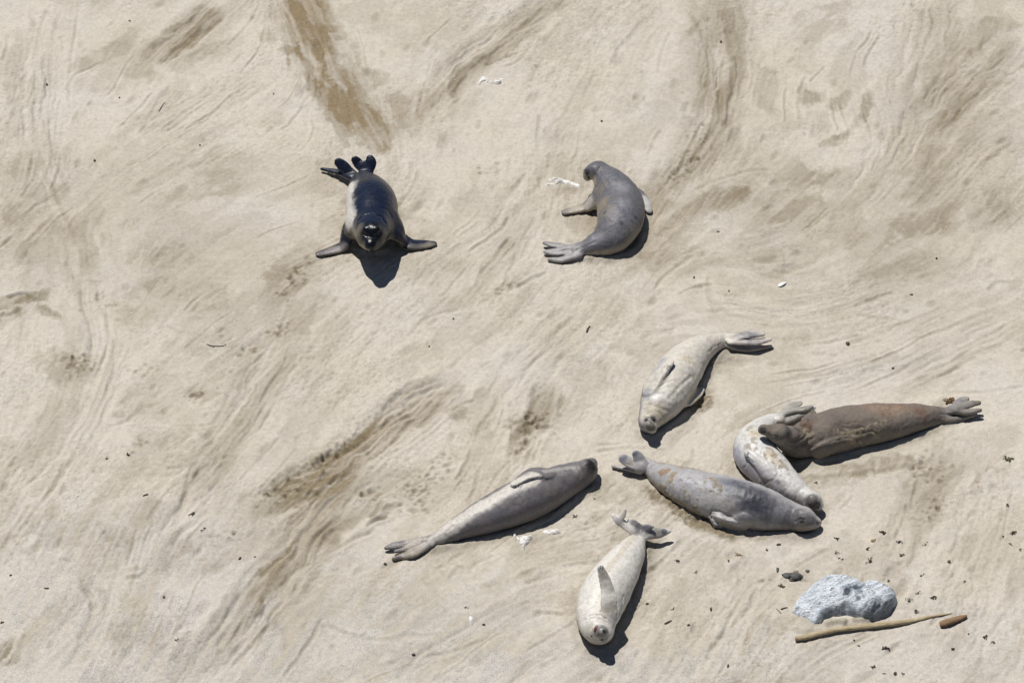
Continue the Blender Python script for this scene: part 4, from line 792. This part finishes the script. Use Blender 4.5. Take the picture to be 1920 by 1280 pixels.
def rock(name, label, outline, peaks, m, step=.009, rough_a=.012, edge=.05, drop=.06, cuts=(), group=None, cat='rock', seed=0, holes=0, strata=0, slate_shade=()):
    OP = np.array([on(x, y)[:2] for x, y in outline]); lo = OP.min(0)-.06; hi = OP.max(0)+.06
    nx, ny = [int(v)+2 for v in (hi-lo)/step]; X, Y = np.meshgrid(lo[0]+np.arange(nx)*step, lo[1]+np.arange(ny)*step, indexing='ij')
    PQ = np.stack([X, Y], -1)+seed*1.7
    Xw = X+.02*fbm(PQ, .08, 3); Yw = Y+.02*fbm(PQ+8, .08, 3)
    ins = np.zeros(X.shape, bool); D = np.full(X.shape, 9.)
    for a, b in zip(OP, np.roll(OP, -1, 0)):
        cnd = (a[1] > Yw) != (b[1] > Yw); xi = (b[0]-a[0])*(Yw-a[1])/(b[1]-a[1]+1e-12)+a[0]; ins ^= cnd & (Xw < xi)
        ab = b-a; t = np.clip(((Xw-a[0])*ab[0]+(Yw-a[1])*ab[1])/(ab@ab+1e-9), 0, 1); D = np.minimum(D, np.hypot(Xw-a[0]-t*ab[0], Yw-a[1]-t*ab[1]))
    sdv = np.where(ins, D, -D)
    num = np.zeros(X.shape); den = np.zeros(X.shape)
    for px, py, z in peaks:
        p = on(px, py, z); w_ = 1/((X-p[0])**2+(Y-p[1])**2+.0006)**1.5; num += w_*z; den += w_
    hz = num/den*.74
    e = np.clip(sdv/edge, -1.5, 1); z = hz*np.where(e > 0, np.sqrt(np.clip(1-(1-e)**2, 0, 1)), 0)+np.minimum(sdv, 0)*2.0
    A = math.radians(35); PR_ = np.stack([(X*math.cos(A)+Y*math.sin(A))*.45, (-X*math.sin(A)+Y*math.cos(A))*1.3], -1)+seed
    z += rough_a*(fbm(PR_, .09, 4)*1.6+.7*(1-2*np.abs(fbm(PR_+4, .12, 3))))*ss(-.02, .03, sdv)
    if strata:
        tq = fbm(PR_*[.6, 1.4]+2, .22, 3)*5+z*14; ff = tq-np.floor(tq); z += strata*(ss(0, .25, ff)-ff)*ss(-.02, .05, sdv)
    for pts, wd, dp in cuts:
        P = np.array([on(x, y, .08)[:2] for x, y in pts])
        for a, b in zip(P[:-1], P[1:]):
            ab = b-a; t = np.clip(((Xw-a[0])*ab[0]+(Yw-a[1])*ab[1])/(ab@ab+1e-9), 0, 1); d = np.hypot(Xw-a[0]-t*ab[0], Yw-a[1]-t*ab[1]); z = z-dp*(1-ss(wd*.4, wd, d))*.6
    if holes: z -= holes*ss(.0, .3, fbm(PQ+3, .07, 3))
    g0 = gh(X, Y); Z = np.maximum(z, -drop)+g0
    o3 = np.array([*(lo+hi)/2, float(gh(*((lo+hi)/2)))])
    T = np.stack([X, Y, Z], -1).reshape(-1, 3)-o3; B = np.stack([X, Y, g0-drop-.03], -1).reshape(-1, 3)-o3
    I = np.arange(nx*ny).reshape(nx, ny); q = np.stack([I[:-1, :-1], I[1:, :-1], I[1:, 1:], I[:-1, 1:]], -1).reshape(-1, 4)
    n0 = nx*ny; F = [q, q[:, ::-1]+n0]
    for edge_, flip in ((I[:, 0], 0), (I[-1, :], 0), (I[::-1, -1], 0), (I[0, ::-1], 0)):
        a, b = edge_[:-1], edge_[1:]; F.append(np.stack([a, a+n0, b+n0, b], -1))
    sv = np.zeros(len(T)); W3 = T+o3
    for px, py, z, r in slate_shade:  # slate blobs: shade painted onto the front faces and the cleft
        p = on(px, py, z); sv = np.maximum(sv, 1-ss(.5, 1.3, np.linalg.norm((W3-p)[:, :2], axis=1)/r+.5*fbm(W3[:, :2]*1.0, .06, 3)))
    me = np_mesh(name, np.vstack([T, B]), np.vstack(F)); color_attr(me, 'slate_shade', np.repeat(np.concatenate([sv, sv*0])[:, None], 3, 1)); o = link(name, me, m, None, tuple(o3))
    return tag(o, label, cat, group)
def cr(x, y, ox=1440, oy=1040, s=4.8): return (ox+x/s, oy+y/s)
rock('boulder', 'large bluish-white craggy boulder half buried beside the driftwood stick',
 [cr(*p) for p in [(212,522),(255,430),(330,345),(395,285),(470,235),(560,215),(700,222),(800,262),(850,290),(880,262),(960,255),(1060,290),(1140,365),(1160,430),(1110,520),(1060,560),(960,600),(880,575),(780,560),(700,548),(560,560),(500,580),(480,620),(400,625),(350,565)]],
 [(*cr(300,480),.03),(*cr(450,400),.10),(*cr(560,330),.14),(*cr(680,300),.17),(*cr(760,300),.17),(*cr(430,560),.05),(*cr(560,470),.13),(*cr(680,450),.17),(*cr(820,460),.20),(*cr(930,380),.22),(*cr(1000,370),.23),(*cr(1080,390),.20),(*cr(1120,450),.13),(*cr(850,380),.13),(*cr(820,330),.10),(*cr(1000,500),.16),(*cr(900,540),.10),(*cr(950,290),.10),(*cr(650,525),.06),(*cr(500,280),.09),(*cr(480,500),.10)],
 ROCK, slate_shade=[(*cr(1010,490),.12,.12),(*cr(1100,470),.10,.09),(*cr(920,540),.06,.09),(*cr(880,500),.10,.07),(*cr(600,520),.06,.09),(*cr(520,540),.05,.07),(*cr(700,520),.06,.08),(*cr(715,355),.12,.045),(*cr(800,285),.14,.05),(*cr(760,310),.12,.04),(*cr(470,590),.03,.05),(*cr(800,530),.05,.06)], rough_a=.018, strata=.035, edge=.11, cuts=[([cr(700,390),cr(730,335),cr(850,285)],.03,.10),([cr(840,470),cr(900,430),cr(950,370)],.014,.03),([cr(500,560),cr(700,470),cr(800,480)],.03,.02),([cr(980,520),cr(1000,440)],.04,.04)])
BG = 'tops of buried white rocks showing through the sand'
rock('buried_rock', 'small patchy white rock top in bare sand above the two upper seals', [(897,158),(903,145),(920,143),(945,148),(944,157),(930,158),(922,155),(915,158),(908,152),(900,160)], [(905,150,.025),(918,148,.035),(940,151,.03),(925,153,.01)], ROCKW, rough_a=.012, edge=.03, holes=.045, group=BG, seed=1)
rock('buried_rock', 'white curved rock rim in the sand left of the curled grey seal', [(1024,349),(1030,338),(1044,334),(1056,338),(1078,343),(1088,348),(1085,352),(1070,347),(1050,344),(1036,347)], [(1030,343,.02),(1045,338,.04),(1070,344,.01),(1086,350,.012)], ROCKW, rough_a=.012, edge=.03, holes=.035, group=BG, seed=2)
rock('buried_rock', 'forked white rock top poking out below the long slim seal', [(964,999),(975,1000),(983,1006),(992,1004),(998,996),(1012,992),(1045,992),(1050,1000),(1030,1003),(1008,1000),(1000,1010),(992,1012),(986,1022),(980,1034),(975,1026),(970,1012),(962,1003)], [(975,1012,.03),(982,1024,.035),(1000,1003,.03),(1036,998,.03),(1020,996,.008)], ROCKW, rough_a=.012, edge=.035, holes=.05, group=BG, seed=3)
rock('buried_rock', 'tiny pale rock top alone in the lower centre sand', [(876,1156),(884,1152),(890,1156),(889,1166),(884,1170),(879,1162)], [(884,1160,.025)], ROCKW, rough_a=.008, edge=.025, holes=.01, group=BG, seed=4)

# ------------------------------------------------------------------ tubes (driftwood, twigs, weed)
def tube(pts, rad, seg=8, flat=1.0, jit=0.0, sub=4, seed=0):
    A = catmull(np.hstack([np.array(pts, float), np.array(rad, float)[:, None]]), sub); P, R = A[:, :3], np.maximum(A[:, 3], .0012); r_ = random.Random(seed)
    V = []; n = len(P)
    for i in range(n):
        t = P[min(i+1, n-1)]-P[max(i-1, 0)]; t /= np.linalg.norm(t)+1e-9; s_ = np.cross(t, (0, 0, 1)); s_ /= np.linalg.norm(s_)+1e-9; u = np.cross(s_, t)
        for k in range(seg):
            a = 2*math.pi*k/seg; rr = R[i]*(1+jit*r_.uniform(-1, 1)); V.append(P[i]+s_*math.cos(a)*rr+u*math.sin(a)*rr*flat)
    V.append(P[0]); V.append(P[-1]); F = []
    for i in range(n-1):
        for k in range(seg):
            a, b = i*seg+k, i*seg+(k+1) % seg; F.append((a, b, b+seg, a+seg))
    for k in range(seg):
        F.append(((k+1) % seg, k, n*seg, n*seg)); F.append(((n-1)*seg+k, (n-1)*seg+(k+1) % seg, n*seg+1, n*seg+1))
    return V, [tuple(dict.fromkeys(f)) for f in F]
def merge(parts):
    V = []; F = []
    for v, f in parts:
        k = len(V); V += list(map(tuple, v)); F += [tuple(i+k for i in q) for q in f]
    return V, F
def poly_obj(name, V, F, m, label=None, cat=None, group=None, smooth=True, parent=None):
    V = np.array(V); c = V.mean(0); c[2] = V[:, 2].min() if parent is None else 0
    if parent is not None: c = np.array(parent.location)
    me = bpy.data.meshes.new(name); me.from_pydata((V-c).tolist(), [], F); me.update()
    for p in me.polygons: p.use_smooth = smooth
    o = link(name, me, m, parent, tuple(c) if parent is None else None); 
    if label: tag(o, label, cat, group)
    return o
def wood(name, c1, c2):
    m, n, l, b = mat(name); tc = n.new('ShaderNodeTexCoord')
    mp = n.new('ShaderNodeMapping'); l.new(tc.outputs['Object'], mp.inputs[0]); mp.inputs['Rotation'].default_value = (0, 0, -.22); mp.inputs['Scale'].default_value = (1, 9, 9)
    f = noise(n, l, 7, 5, .7, mp.outputs[0]); g = noise(n, l, 12, 3)
    l.new(mix(n, l, ramp(n, l, g, (.35, 0), (.65, .5)), mix(n, l, ramp(n, l, f, (.35, 0), (.65, 1)), c2, c1), c2), b.inputs['Base Color'])
    b.inputs['Roughness'].default_value = .85; b.inputs['Specular IOR Level'].default_value = .2
    bu = nd(n, 'ShaderNodeBump', Strength=.8, Distance=1.0); l.new(math_(n, l, 'MULTIPLY', f, .008), bu.inputs['Height']); l.new(bu.outputs[0], b.inputs['Normal'])
    return m
WOOD = wood('pale_driftwood', (.52, .44, .30), (.30, .235, .14)); WOODB = wood('brown_driftwood', (.31, .205, .125), (.20, .125, .07))
pts = [(1491,1196),(1503,1195),(1532,1188),(1569,1180),(1602,1176),(1648,1171),(1690,1166),(1720,1161),(1752,1154),(1786,1149)]
zr = [.030,.032,.032,.030,.028,.028,.022,.012,.006,-.004]; rr = [.021,.028,.027,.024,.027,.028,.025,.018,.013,.008]
st = poly_obj('driftwood_stick', *tube([on(x, y, z) for (x, y), z in zip(pts, zr)], rr, 12, .8, .11, 5, 3), WOOD, 'long pale driftwood stick lying below the bluish boulder', 'driftwood')
poly_obj('driftwood_piece', *tube([on(1762,1170,.025), on(1772,1167,.03), on(1788,1162,.03), on(1803,1157,.026), on(1813,1153,.02)], [.026,.036,.034,.026,.010], 10, .7, .06, 4, 5), WOODB, 'short reddish-brown wood chunk at the thin end of the long stick', 'driftwood')
# small sand ridge clods pushed against the stick are part of the ground (heights above)

WEED_D = plain('dark_dry_seaweed', (.060, .044, .032), .7, .5, 60, .003, .3)
WEED_B = plain('brown_dry_seaweed', (.13, .075, .030), .7, .5, 60, .003, .3)
WEED_G = plain('olive_seaweed', (.10, .095, .035), .7, .5, 60, .003, .3)
WEED_P = plain('purplish_seaweed', (.05, .028, .030), .6, .4, 60, .003, .3)
WEED_T = plain('tan_dry_seaweed', (.26, .18, .08), .75, .4, 60, .003, .3)
STONE_D = plain('dark_grey_stone', (.05, .052, .050), .8, .6, 50, .012, .3, c2=(.17, .17, .16))
WHITE = plain('white_shell', (.78, .78, .76), .5, .08, 40, .002, .4)
def lump(c, rx, ry, rz, seed, sub=2, amp=.35):
    import bmesh
    b = bmesh.new(); bmesh.ops.create_icosphere(b, subdivisions=sub, radius=1)
    V = np.array([v.co[:] for v in b.verts]); F = [tuple(v.index for v in f.verts) for f in b.faces]; b.free()
    V = V*(1+amp*fbm(V+seed*5.1, .9, 3))[:, None]*np.array([rx, ry, rz]); return [tuple(v+c) for v in V], F
def clump(px, py, size, seed, blades=7, thick=.1):       # a tangle of curled blades and bits
    r = random.Random(seed); c = on(px, py, .004); R = size*.41/ppm(c); P = []
    for k in range(blades):
        a = r.uniform(0, 6.28); x, y = c[0]+R*.55*r.uniform(-1, 1), c[1]+R*.5*r.uniform(-1, 1); pp = []
        L = R*r.uniform(.7, 1.5); m = 4; turn = r.uniform(-1.4, 1.4)
        for j in range(m):
            z = float(gh(x, y))+.003+R*r.uniform(.02, .34)*(1 if 0 < j < m-1 else .2); pp.append((x, y, z)); x += math.cos(a)*L/m; y += math.sin(a)*L/m; a += turn
        w_ = max(.0022, R*thick*r.uniform(.7, 1.5)); P.append(tube(pp, [w_*.6, w_, w_*1.1, w_*.3], 5, .5, .25, 2, seed+k))
    for k in range(max(1, blades//3)):
        P.append(lump((c[0]+R*.4*r.uniform(-1, 1), c[1]+R*.35*r.uniform(-1, 1), c[2]+R*.06), R*.30, R*.24, R*.17, seed+k, 1, .6))
    return merge(P)
WG = 'dried seaweed scraps scattered on the sand'
def weed(px, py, size, m, label, blades=7, thick=.1): return poly_obj('seaweed_clump', *clump(px, py, size, int(px*7+py), blades, thick), m, label, 'seaweed', WG)
def chip(px, py, w_, h_, m, label, name='seaweed_scrap', cat='seaweed', grp=WG, rz=.4):
    c = on(px, py, .004); k = 1/ppm(c); return poly_obj(name, *lump(c, w_/2*k, h_/2*k/.8, min(w_, h_)/2*k*rz*2, int(px+py), 2, .6), m, label, cat, grp)
def twig(pts, w_, m, label, z=.004, name='twig'):
    P = [on(x, y, z) for x, y in pts]; n = len(P); return poly_obj(name, *tube(P, [w_*(.6+.4*math.sin(math.pi*(i+.5)/n)) for i in range(n)], 6, .8, .15, 4, int(pts[0][0])), m, label, 'twig', 'thin twigs lying on the sand')

rk = poly_obj('stone_cluster', *merge([lump(on(1478,1079,.01), .045, .035, .03, 1, 3, .7), lump(on(1490,1080,.015), .05, .04, .035, 2, 3, .7), lump(on(1499,1081,.012), .035, .03, .035, 3, 3, .6), lump(on(1484,1086,.006), .03, .02, .018, 4, 2, .7), lump(on(1471,1077,.006), .02, .02, .015, 6, 2, .7)]), STONE_D, 'knobbly dark grey encrusted lump above left of the bluish boulder', 'stone')
weed(1493,1070,10,WEED_T,'tan weed tuft touching the top of the dark knobbly lump',5)
weed(1466,1098,15,WEED_G,'olive green weed tuft just left of the bluish boulder',12,.14)
chip(1514,1070,7,6,STONE_D,'round dark pebble right of the dark knobbly lump','pebble','pebble',None)
chip(1458,1067,5,10,STONE_D,'upright oval grey pebble left of the dark knobbly lump','pebble','pebble',None)
weed(1654,997,15,WEED_D,'dense dark brown weed ball below the two snouts, right side',12,.14)
weed(1638,1013,15,WEED_T,'ragged tan weed strip under the dense dark weed ball',6)
weed(1627,1028,11,WEED_P,'small purple-brown weed knot under the tan weed strip',8,.16)
weed(1570,1009,20,WEED_D,'thin wispy dark weed strand right below the sleeping grey head',5,.07)
weed(1688,1016,20,WEED_D,'flat dark wisps of weed right of the tan weed strip',6,.07)
weed(1735,1019,14,WEED_G,'faint olive loop of weed right of the flat dark wisps',4,.06)
weed(1568,1036,14,WEED_G,'thin olive sprig below the wispy dark strand',5,.07)
weed(1386,1039,18,WEED_T,'yellowish weed sprig below the grey seal body',6,.08)
weed(1440,1031,14,WEED_G,'grey-green curl of weed below the grey seal neck',4,.06)
chip(1366,1051,4,6,WEED_D,'black speck of weed under the yellowish sprig')
chip(1460,1020,9,4,WEED_D,'short dark flat scrap under the grey seal throat')
weed(1528,905,13,WEED_D,'dark weed crumb above the dark face of the white curled seal',5,.12)
weed(1781,752,24,WEED_B,'brown weed tuft standing against the tail of the brown seal',14,.12)
weed(1890,861,24,WEED_G,'mossy green weed patch near the right edge',9,.08)
weed(1890,946,12,WEED_D,'dark weed bud at the end of a curved trail, right edge',5,.14)
weed(1900,998,17,WEED_D,'spiky dark weed star near the right edge',9,.12)
weed(1894,1020,10,WEED_P,'dull red weed bit under the spiky dark star',5,.12)
chip(1881,1005,3,4,WEED_D,'tiny black crumb left of the spiky dark star')
weed(1913,1030,12,WEED_D,'weed wisp cut by the right edge below the dull red bit',4,.08)
chip(1779,1052,6,6,WEED_G,'round olive weed bead alone above the bent twig weed')
weed(1749,1119,17,WEED_D,'bent upright black weed twist right of the boulder',7,.12)
weed(1722,1110,11,WEED_B,'orange-brown weed flake between boulder and black weed twist',4,.14)
weed(1703,1125,24,WEED_G,'open ring of pale olive weed next to the boulder',5,.05)
weed(1718,1146,24,WEED_D,'long thin curl of dark weed above the stick tip',4,.05)
chip(1666,1089,5,6,WEED_D,'dark weed crumb at the upper right of the boulder')
weed(1690,1040,22,WEED_D,'sparse thin weed shreds between weed wisps and boulder',5,.04)
weed(1632,1052,22,WEED_D,'broken string of dark weed bits above the boulder',7,.06)
weed(1578,1047,14,WEED_D,'pair of dark weed crumbs above the boulder, left part',3,.1)
weed(1729,1078,16,WEED_G,'faint cluster of thin weed threads right above the boulder',5,.05)
weed(1808,1090,14,WEED_D,'two small weed dashes right of the bent twist',3,.07)
weed(1304,1073,10,WEED_G,'pale grey weed crumbs left of the dark lump',5,.08)
weed(1847,1194,17,WEED_D,'grey curled leaf of weed right of the reddish wood chunk',6,.12)
weed(1863,1203,11,WEED_D,'pointed dark weed bit below the grey curled leaf',5,.14)
chip(1816,1188,4,4,WEED_D,'tiny black dot below the reddish wood chunk')
weed(1660,1214,18,WEED_D,'long dark jagged weed strip under the long stick',8,.12)
weed(1611,1210,9,WEED_D,'little dark hook of weed left of the jagged strip',4,.14)
weed(1601,1198,10,WEED_D,'faint double dash of weed just under the stick',3,.1)
chip(1787,1216,7,5,WEED_P,'small reddish wedge scrap far below the wood chunk')
weed(1637,1249,13,WEED_G,'olive weed tuft close to the lower edge',7,.12)
chip(1678,1262,6,7,WEED_D,'dark round scrap at the lower edge')
weed(1658,1262,10,WEED_D,'slanted dark weed sliver at the lower edge',3,.1)
weed(1692,1262,14,WEED_D,'thin weed shreds right of the dark round scrap',4,.07)
chip(1333,1141,4,7,WEED_D,'upright dark scrap in bare sand left of the boulder')
chip(1292,1171,7,4,WEED_D,'flat black scrap between white seal and boulder')
chip(1365,1248,5,8,WEED_D,'black scrap low in the frame below the flat scrap')
twig([(1464,1141),(1471,1139),(1477,1138)],.006,WEED_D,'short dark twig at the left tip of the boulder')
twig([(1456,1140),(1460,1144),(1464,1149)],.005,WEED_T,'pale splinter left of the boulder tip')
twig([(1246,1169),(1252,1166),(1259,1163)],.010,WEED_D,'stubby dark twig right of the white seal head')
weed(1078,968,13,WEED_D,'bird-foot shaped dark weed sprig below the long seal head',5,.14)
weed(1114,934,9,WEED_D,'small weed bit between long seal and tail of the grey seal',4,.12)
weed(1270,1050,15,WEED_D,'loose dark weed crumbs right of the white seal tail',6,.08)
chip(1213,1131,6,4,WEED_D,'dark crumb beside the shadow of the white seal')
weed(1262,1142,14,WEED_D,'thin weed strand right of the white seal back',4,.06)
chip(1352,79,4,6,WEED_D,'upright black scrap in the upper right sand')
weed(1346,434,9,WEED_P,'dark red weed knot below right of the curled seal',6,.16)
weed(1709,552,8,WEED_P,'dark purple weed knot in bare sand, right',6,.18)
chip(1590,645,8,9,WEED_D,'dark slanted weed scrap above the brown seal',)
chip(1301,520,4,4,WEED_D,'black dot below right of the curled seal')
chip(1367,545,4,3,WEED_D,'tiny dark dot left of the white feather')
chip(1756,484,4,4,WEED_D,'black dot in the grey sand, right')
chip(1674,690,5,4,WEED_D,'grey dot above the middle of the brown seal')
twig([(1100,623),(1102,617),(1106,611)],.010,WEED_D,'upright dark twig in the middle of the beach')
chip(1128,227,5,4,WEED_D,'dark dot above the curled seal head')
chip(850,597,4,3,WEED_D,'dark dot in the middle sand below the black seal')
chip(805,649,3,4,WEED_D,'dark speck left of the middle')
chip(88,159,4,6,WEED_D,'black oval scrap in the upper left sand')
chip(224,183,3,3,WEED_D,'dark speck right of the black oval scrap')
chip(177,301,5,4,WEED_D,'dark speck lower in the upper left sand')
chip(375,272,4,3,WEED_D,'dark speck left of the black seal tail')
chip(513,176,3,3,WEED_D,'dark speck by the brown damp streak')
weed(243,39,8,WEED_D,'dark crumb near the top left edge',4,.12)
twig([(298,209),(303,200),(309,192)],.004,WEED_D,'tiny thin curved twig in the upper left')
twig([(388,645),(396,648),(408,649),(419,648),(424,645)],.006,WEED_D,'thin smile-shaped twig left of the middle')
weed(240,852,10,WEED_P,'reddish brown chip alone in the left sand',6,.2)
twig([(268,929),(273,927),(278,926)],.008,WEED_D,'short dark stick in the lower left')
twig([(353,966),(358,963),(364,960),(360,966)],.007,WEED_D,'forked dark twig in the lower left')
weed(382,991,18,WEED_D,'twisted dark weed sprig right of the forked twig',5,.08)
weed(450,1047,12,WEED_D,'black weed knot under the big damp swirl',7,.2)
weed(480,1043,9,WEED_G,'grey-olive crumb right of the black weed knot',4,.14)
weed(200,859,12,WEED_D,'thin dark sprig left of the reddish chip',3,.08)
chip(87,1102,10,3,WEED_G,'yellow-green flat scrap in the lower left')
chip(307,1118,5,4,WEED_G,'olive crumb in the lower left grain')
weed(332,1198,12,WEED_D,'dark weed wisp near the bottom, left',5,.1)
chip(20,1078,5,5,WEED_D,'black crumb at the far left edge')
weed(4,1166,10,WEED_D,'dark crumb cut by the left edge',4,.2)
chip(722,1056,7,4,WEED_D,'brown crumb below the long seal tail')
chip(775,1226,8,4,WEED_D,'dark oval scrap at the bottom, middle')
chip(907,1170,6,4,WEED_D,'small dark scrap right of the tiny pale rock')
weed(874,1138,12,WEED_D,'dark weed crumbs above the tiny pale rock',4,.08)
weed(1130,402,0.1+8,WEED_G,'pinch of olive weed under the left front flipper of the curled seal',5,.16)
# a white feather and shell crumbs
c = on(1466,533,.012); fk = 1/ppm(c)
poly_obj('feather', *tube([on(1459,537,.006), on(1463,534.5,.014), on(1468,531.5,.016), on(1474,529,.008)], [.008,.021,.019,.006], 8, .35, .06, 4), WHITE, 'small bright white feather lying alone right of centre', 'feather')
SP = []
for px, py in [(76,31),(95,31),(70,215),(158,232),(363,136),(450,221),(415,277),(509,417),(168,468),(413,473),(419,487),(281,475),(247,587),(397,598),(257,731),(228,1131),(140,873),(145,929),(872,53),(985,81),(748,149),(780,185),(720,190),(1064,180),(1071,303),(1160,117),(1378,14),(1316,244),(1509,331),(1515,351),(1780,361),(1609,547),(1539,457),(1267,486),(839,548),(1073,667),(1100,670),(1038,690),(747,670),(1337,721),(962,776),(1579,731),(1661,906),(1870,1261),(511,419),(853,150),(1000,60),(1142,45)]:
    s_ = rnd.uniform(.004, .008); SP.append(lump(on(px, py, .003), s_, s_, s_*.7, px, 0, .4))
for k in range(90):
    px, py = rnd.uniform(0, 1920), rnd.uniform(0, 1280); s_ = rnd.uniform(.002, .0045); SP.append(lump(on(px, py, .002), s_, s_, s_*.7, k, 0, .4))
o = poly_obj('shell_fragments', *merge(SP), WHITE); tag(o, 'tiny white shell fragments sprinkled over the sand', 'shells', None, 'stuff')

# ------------------------------------------------------------------ the sand sheet itself: fine in front of the lens, ever coarser to the horizon
for SC, SR in PRESS:                                      # heavy bodies: a pushed-up rim and disturbed sand around each
    sl = win(SC, .6); X = GX[sl]; Y = GY[sl]; D = np.full(X.shape, 9.)
    for k in range(len(SC)-1):
        a, b = SC[k][:2], SC[k+1][:2]; ab = b-a; t = np.clip(((X-a[0])*ab[0]+(Y-a[1])*ab[1])/(ab@ab+1e-9), 0, 1)
        zc = SC[k][2]-gh(*SC[k][:2]); ef = math.sqrt(max(SR[k]**2-(min(zc, SR[k])*.85)**2, .0004)) if zc < SR[k]*1.05 else 0
        D = np.minimum(D, np.hypot(X-a[0]-t*ab[0], Y-a[1]-t*ab[1])-(SR[k]*.9 if zc < SR[k]*1.05 else -.3))
    nz = .35+.9*vn(G2[sl]+3, .16); hgt[sl] += .030*np.exp(-((D-.02)/.045)**2)*nz+.006*np.exp(-((D-.12)/.10)**2)*fbm(G2[sl], .05, 3)
    damp[sl] = np.clip(damp[sl]+.28*np.exp(-((D-.05)/.08)**2)*ss(.35, .8, nz), 0, 1)
def axis(a, b, st, far):
    c = list(np.arange(a, b, st)); s_ = st; x = c[-1]
    while x < far: s_ *= 1.16; x += s_; c.append(x)
    s_ = st; x = a; L = []
    while x > -far: s_ *= 1.16; x -= s_; L.append(x)
    return np.array(L[::-1]+c)
xs = axis(-5.72, 5.72, .0112, 900); ys = axis(-4.85, 5.85, .0138, 900)
X, Y = np.meshgrid(xs, ys, indexing='ij'); dfar = np.maximum(np.maximum(RX0+.4-X, X-RX1+.4), np.maximum(RY0+.4-Y, Y-RY1+.4)); fin = 1-ss(0, .4, dfar)
far2 = np.stack([X, Y], -1)
Z = gh(X, Y)*fin+(1-fin)*.05*fbm(far2, 3.0, 3)
nx, ny = X.shape; I = np.arange(nx*ny).reshape(nx, ny); q = np.stack([I[:-1, :-1], I[1:, :-1], I[1:, 1:], I[:-1, 1:]], -1).reshape(-1, 4)
ii = np.clip(((X-RX0)/H).round().astype(int), 0, NX-1); jj = np.clip(((Y-RY0)/H).round().astype(int), 0, NY-1)
me = np_mesh('sand', np.stack([X, Y, Z], -1).reshape(-1, 3), q)
mixc = np.stack([damp[ii, jj]*fin+.25*(1-fin), brown[ii, jj], grain[ii, jj]*fin+.2*(1-fin)], -1).reshape(-1, 3); color_attr(me, 'sandmix', mixc)
g = link('sand_beach', me, sand_material()); tag(g, 'pale tan sand beach with damp streaks and drag marks', None, None, 'structure')

#print('TRIS', sum(2*len(o.data.polygons) for o in bpy.data.objects if o.type == 'MESH'))
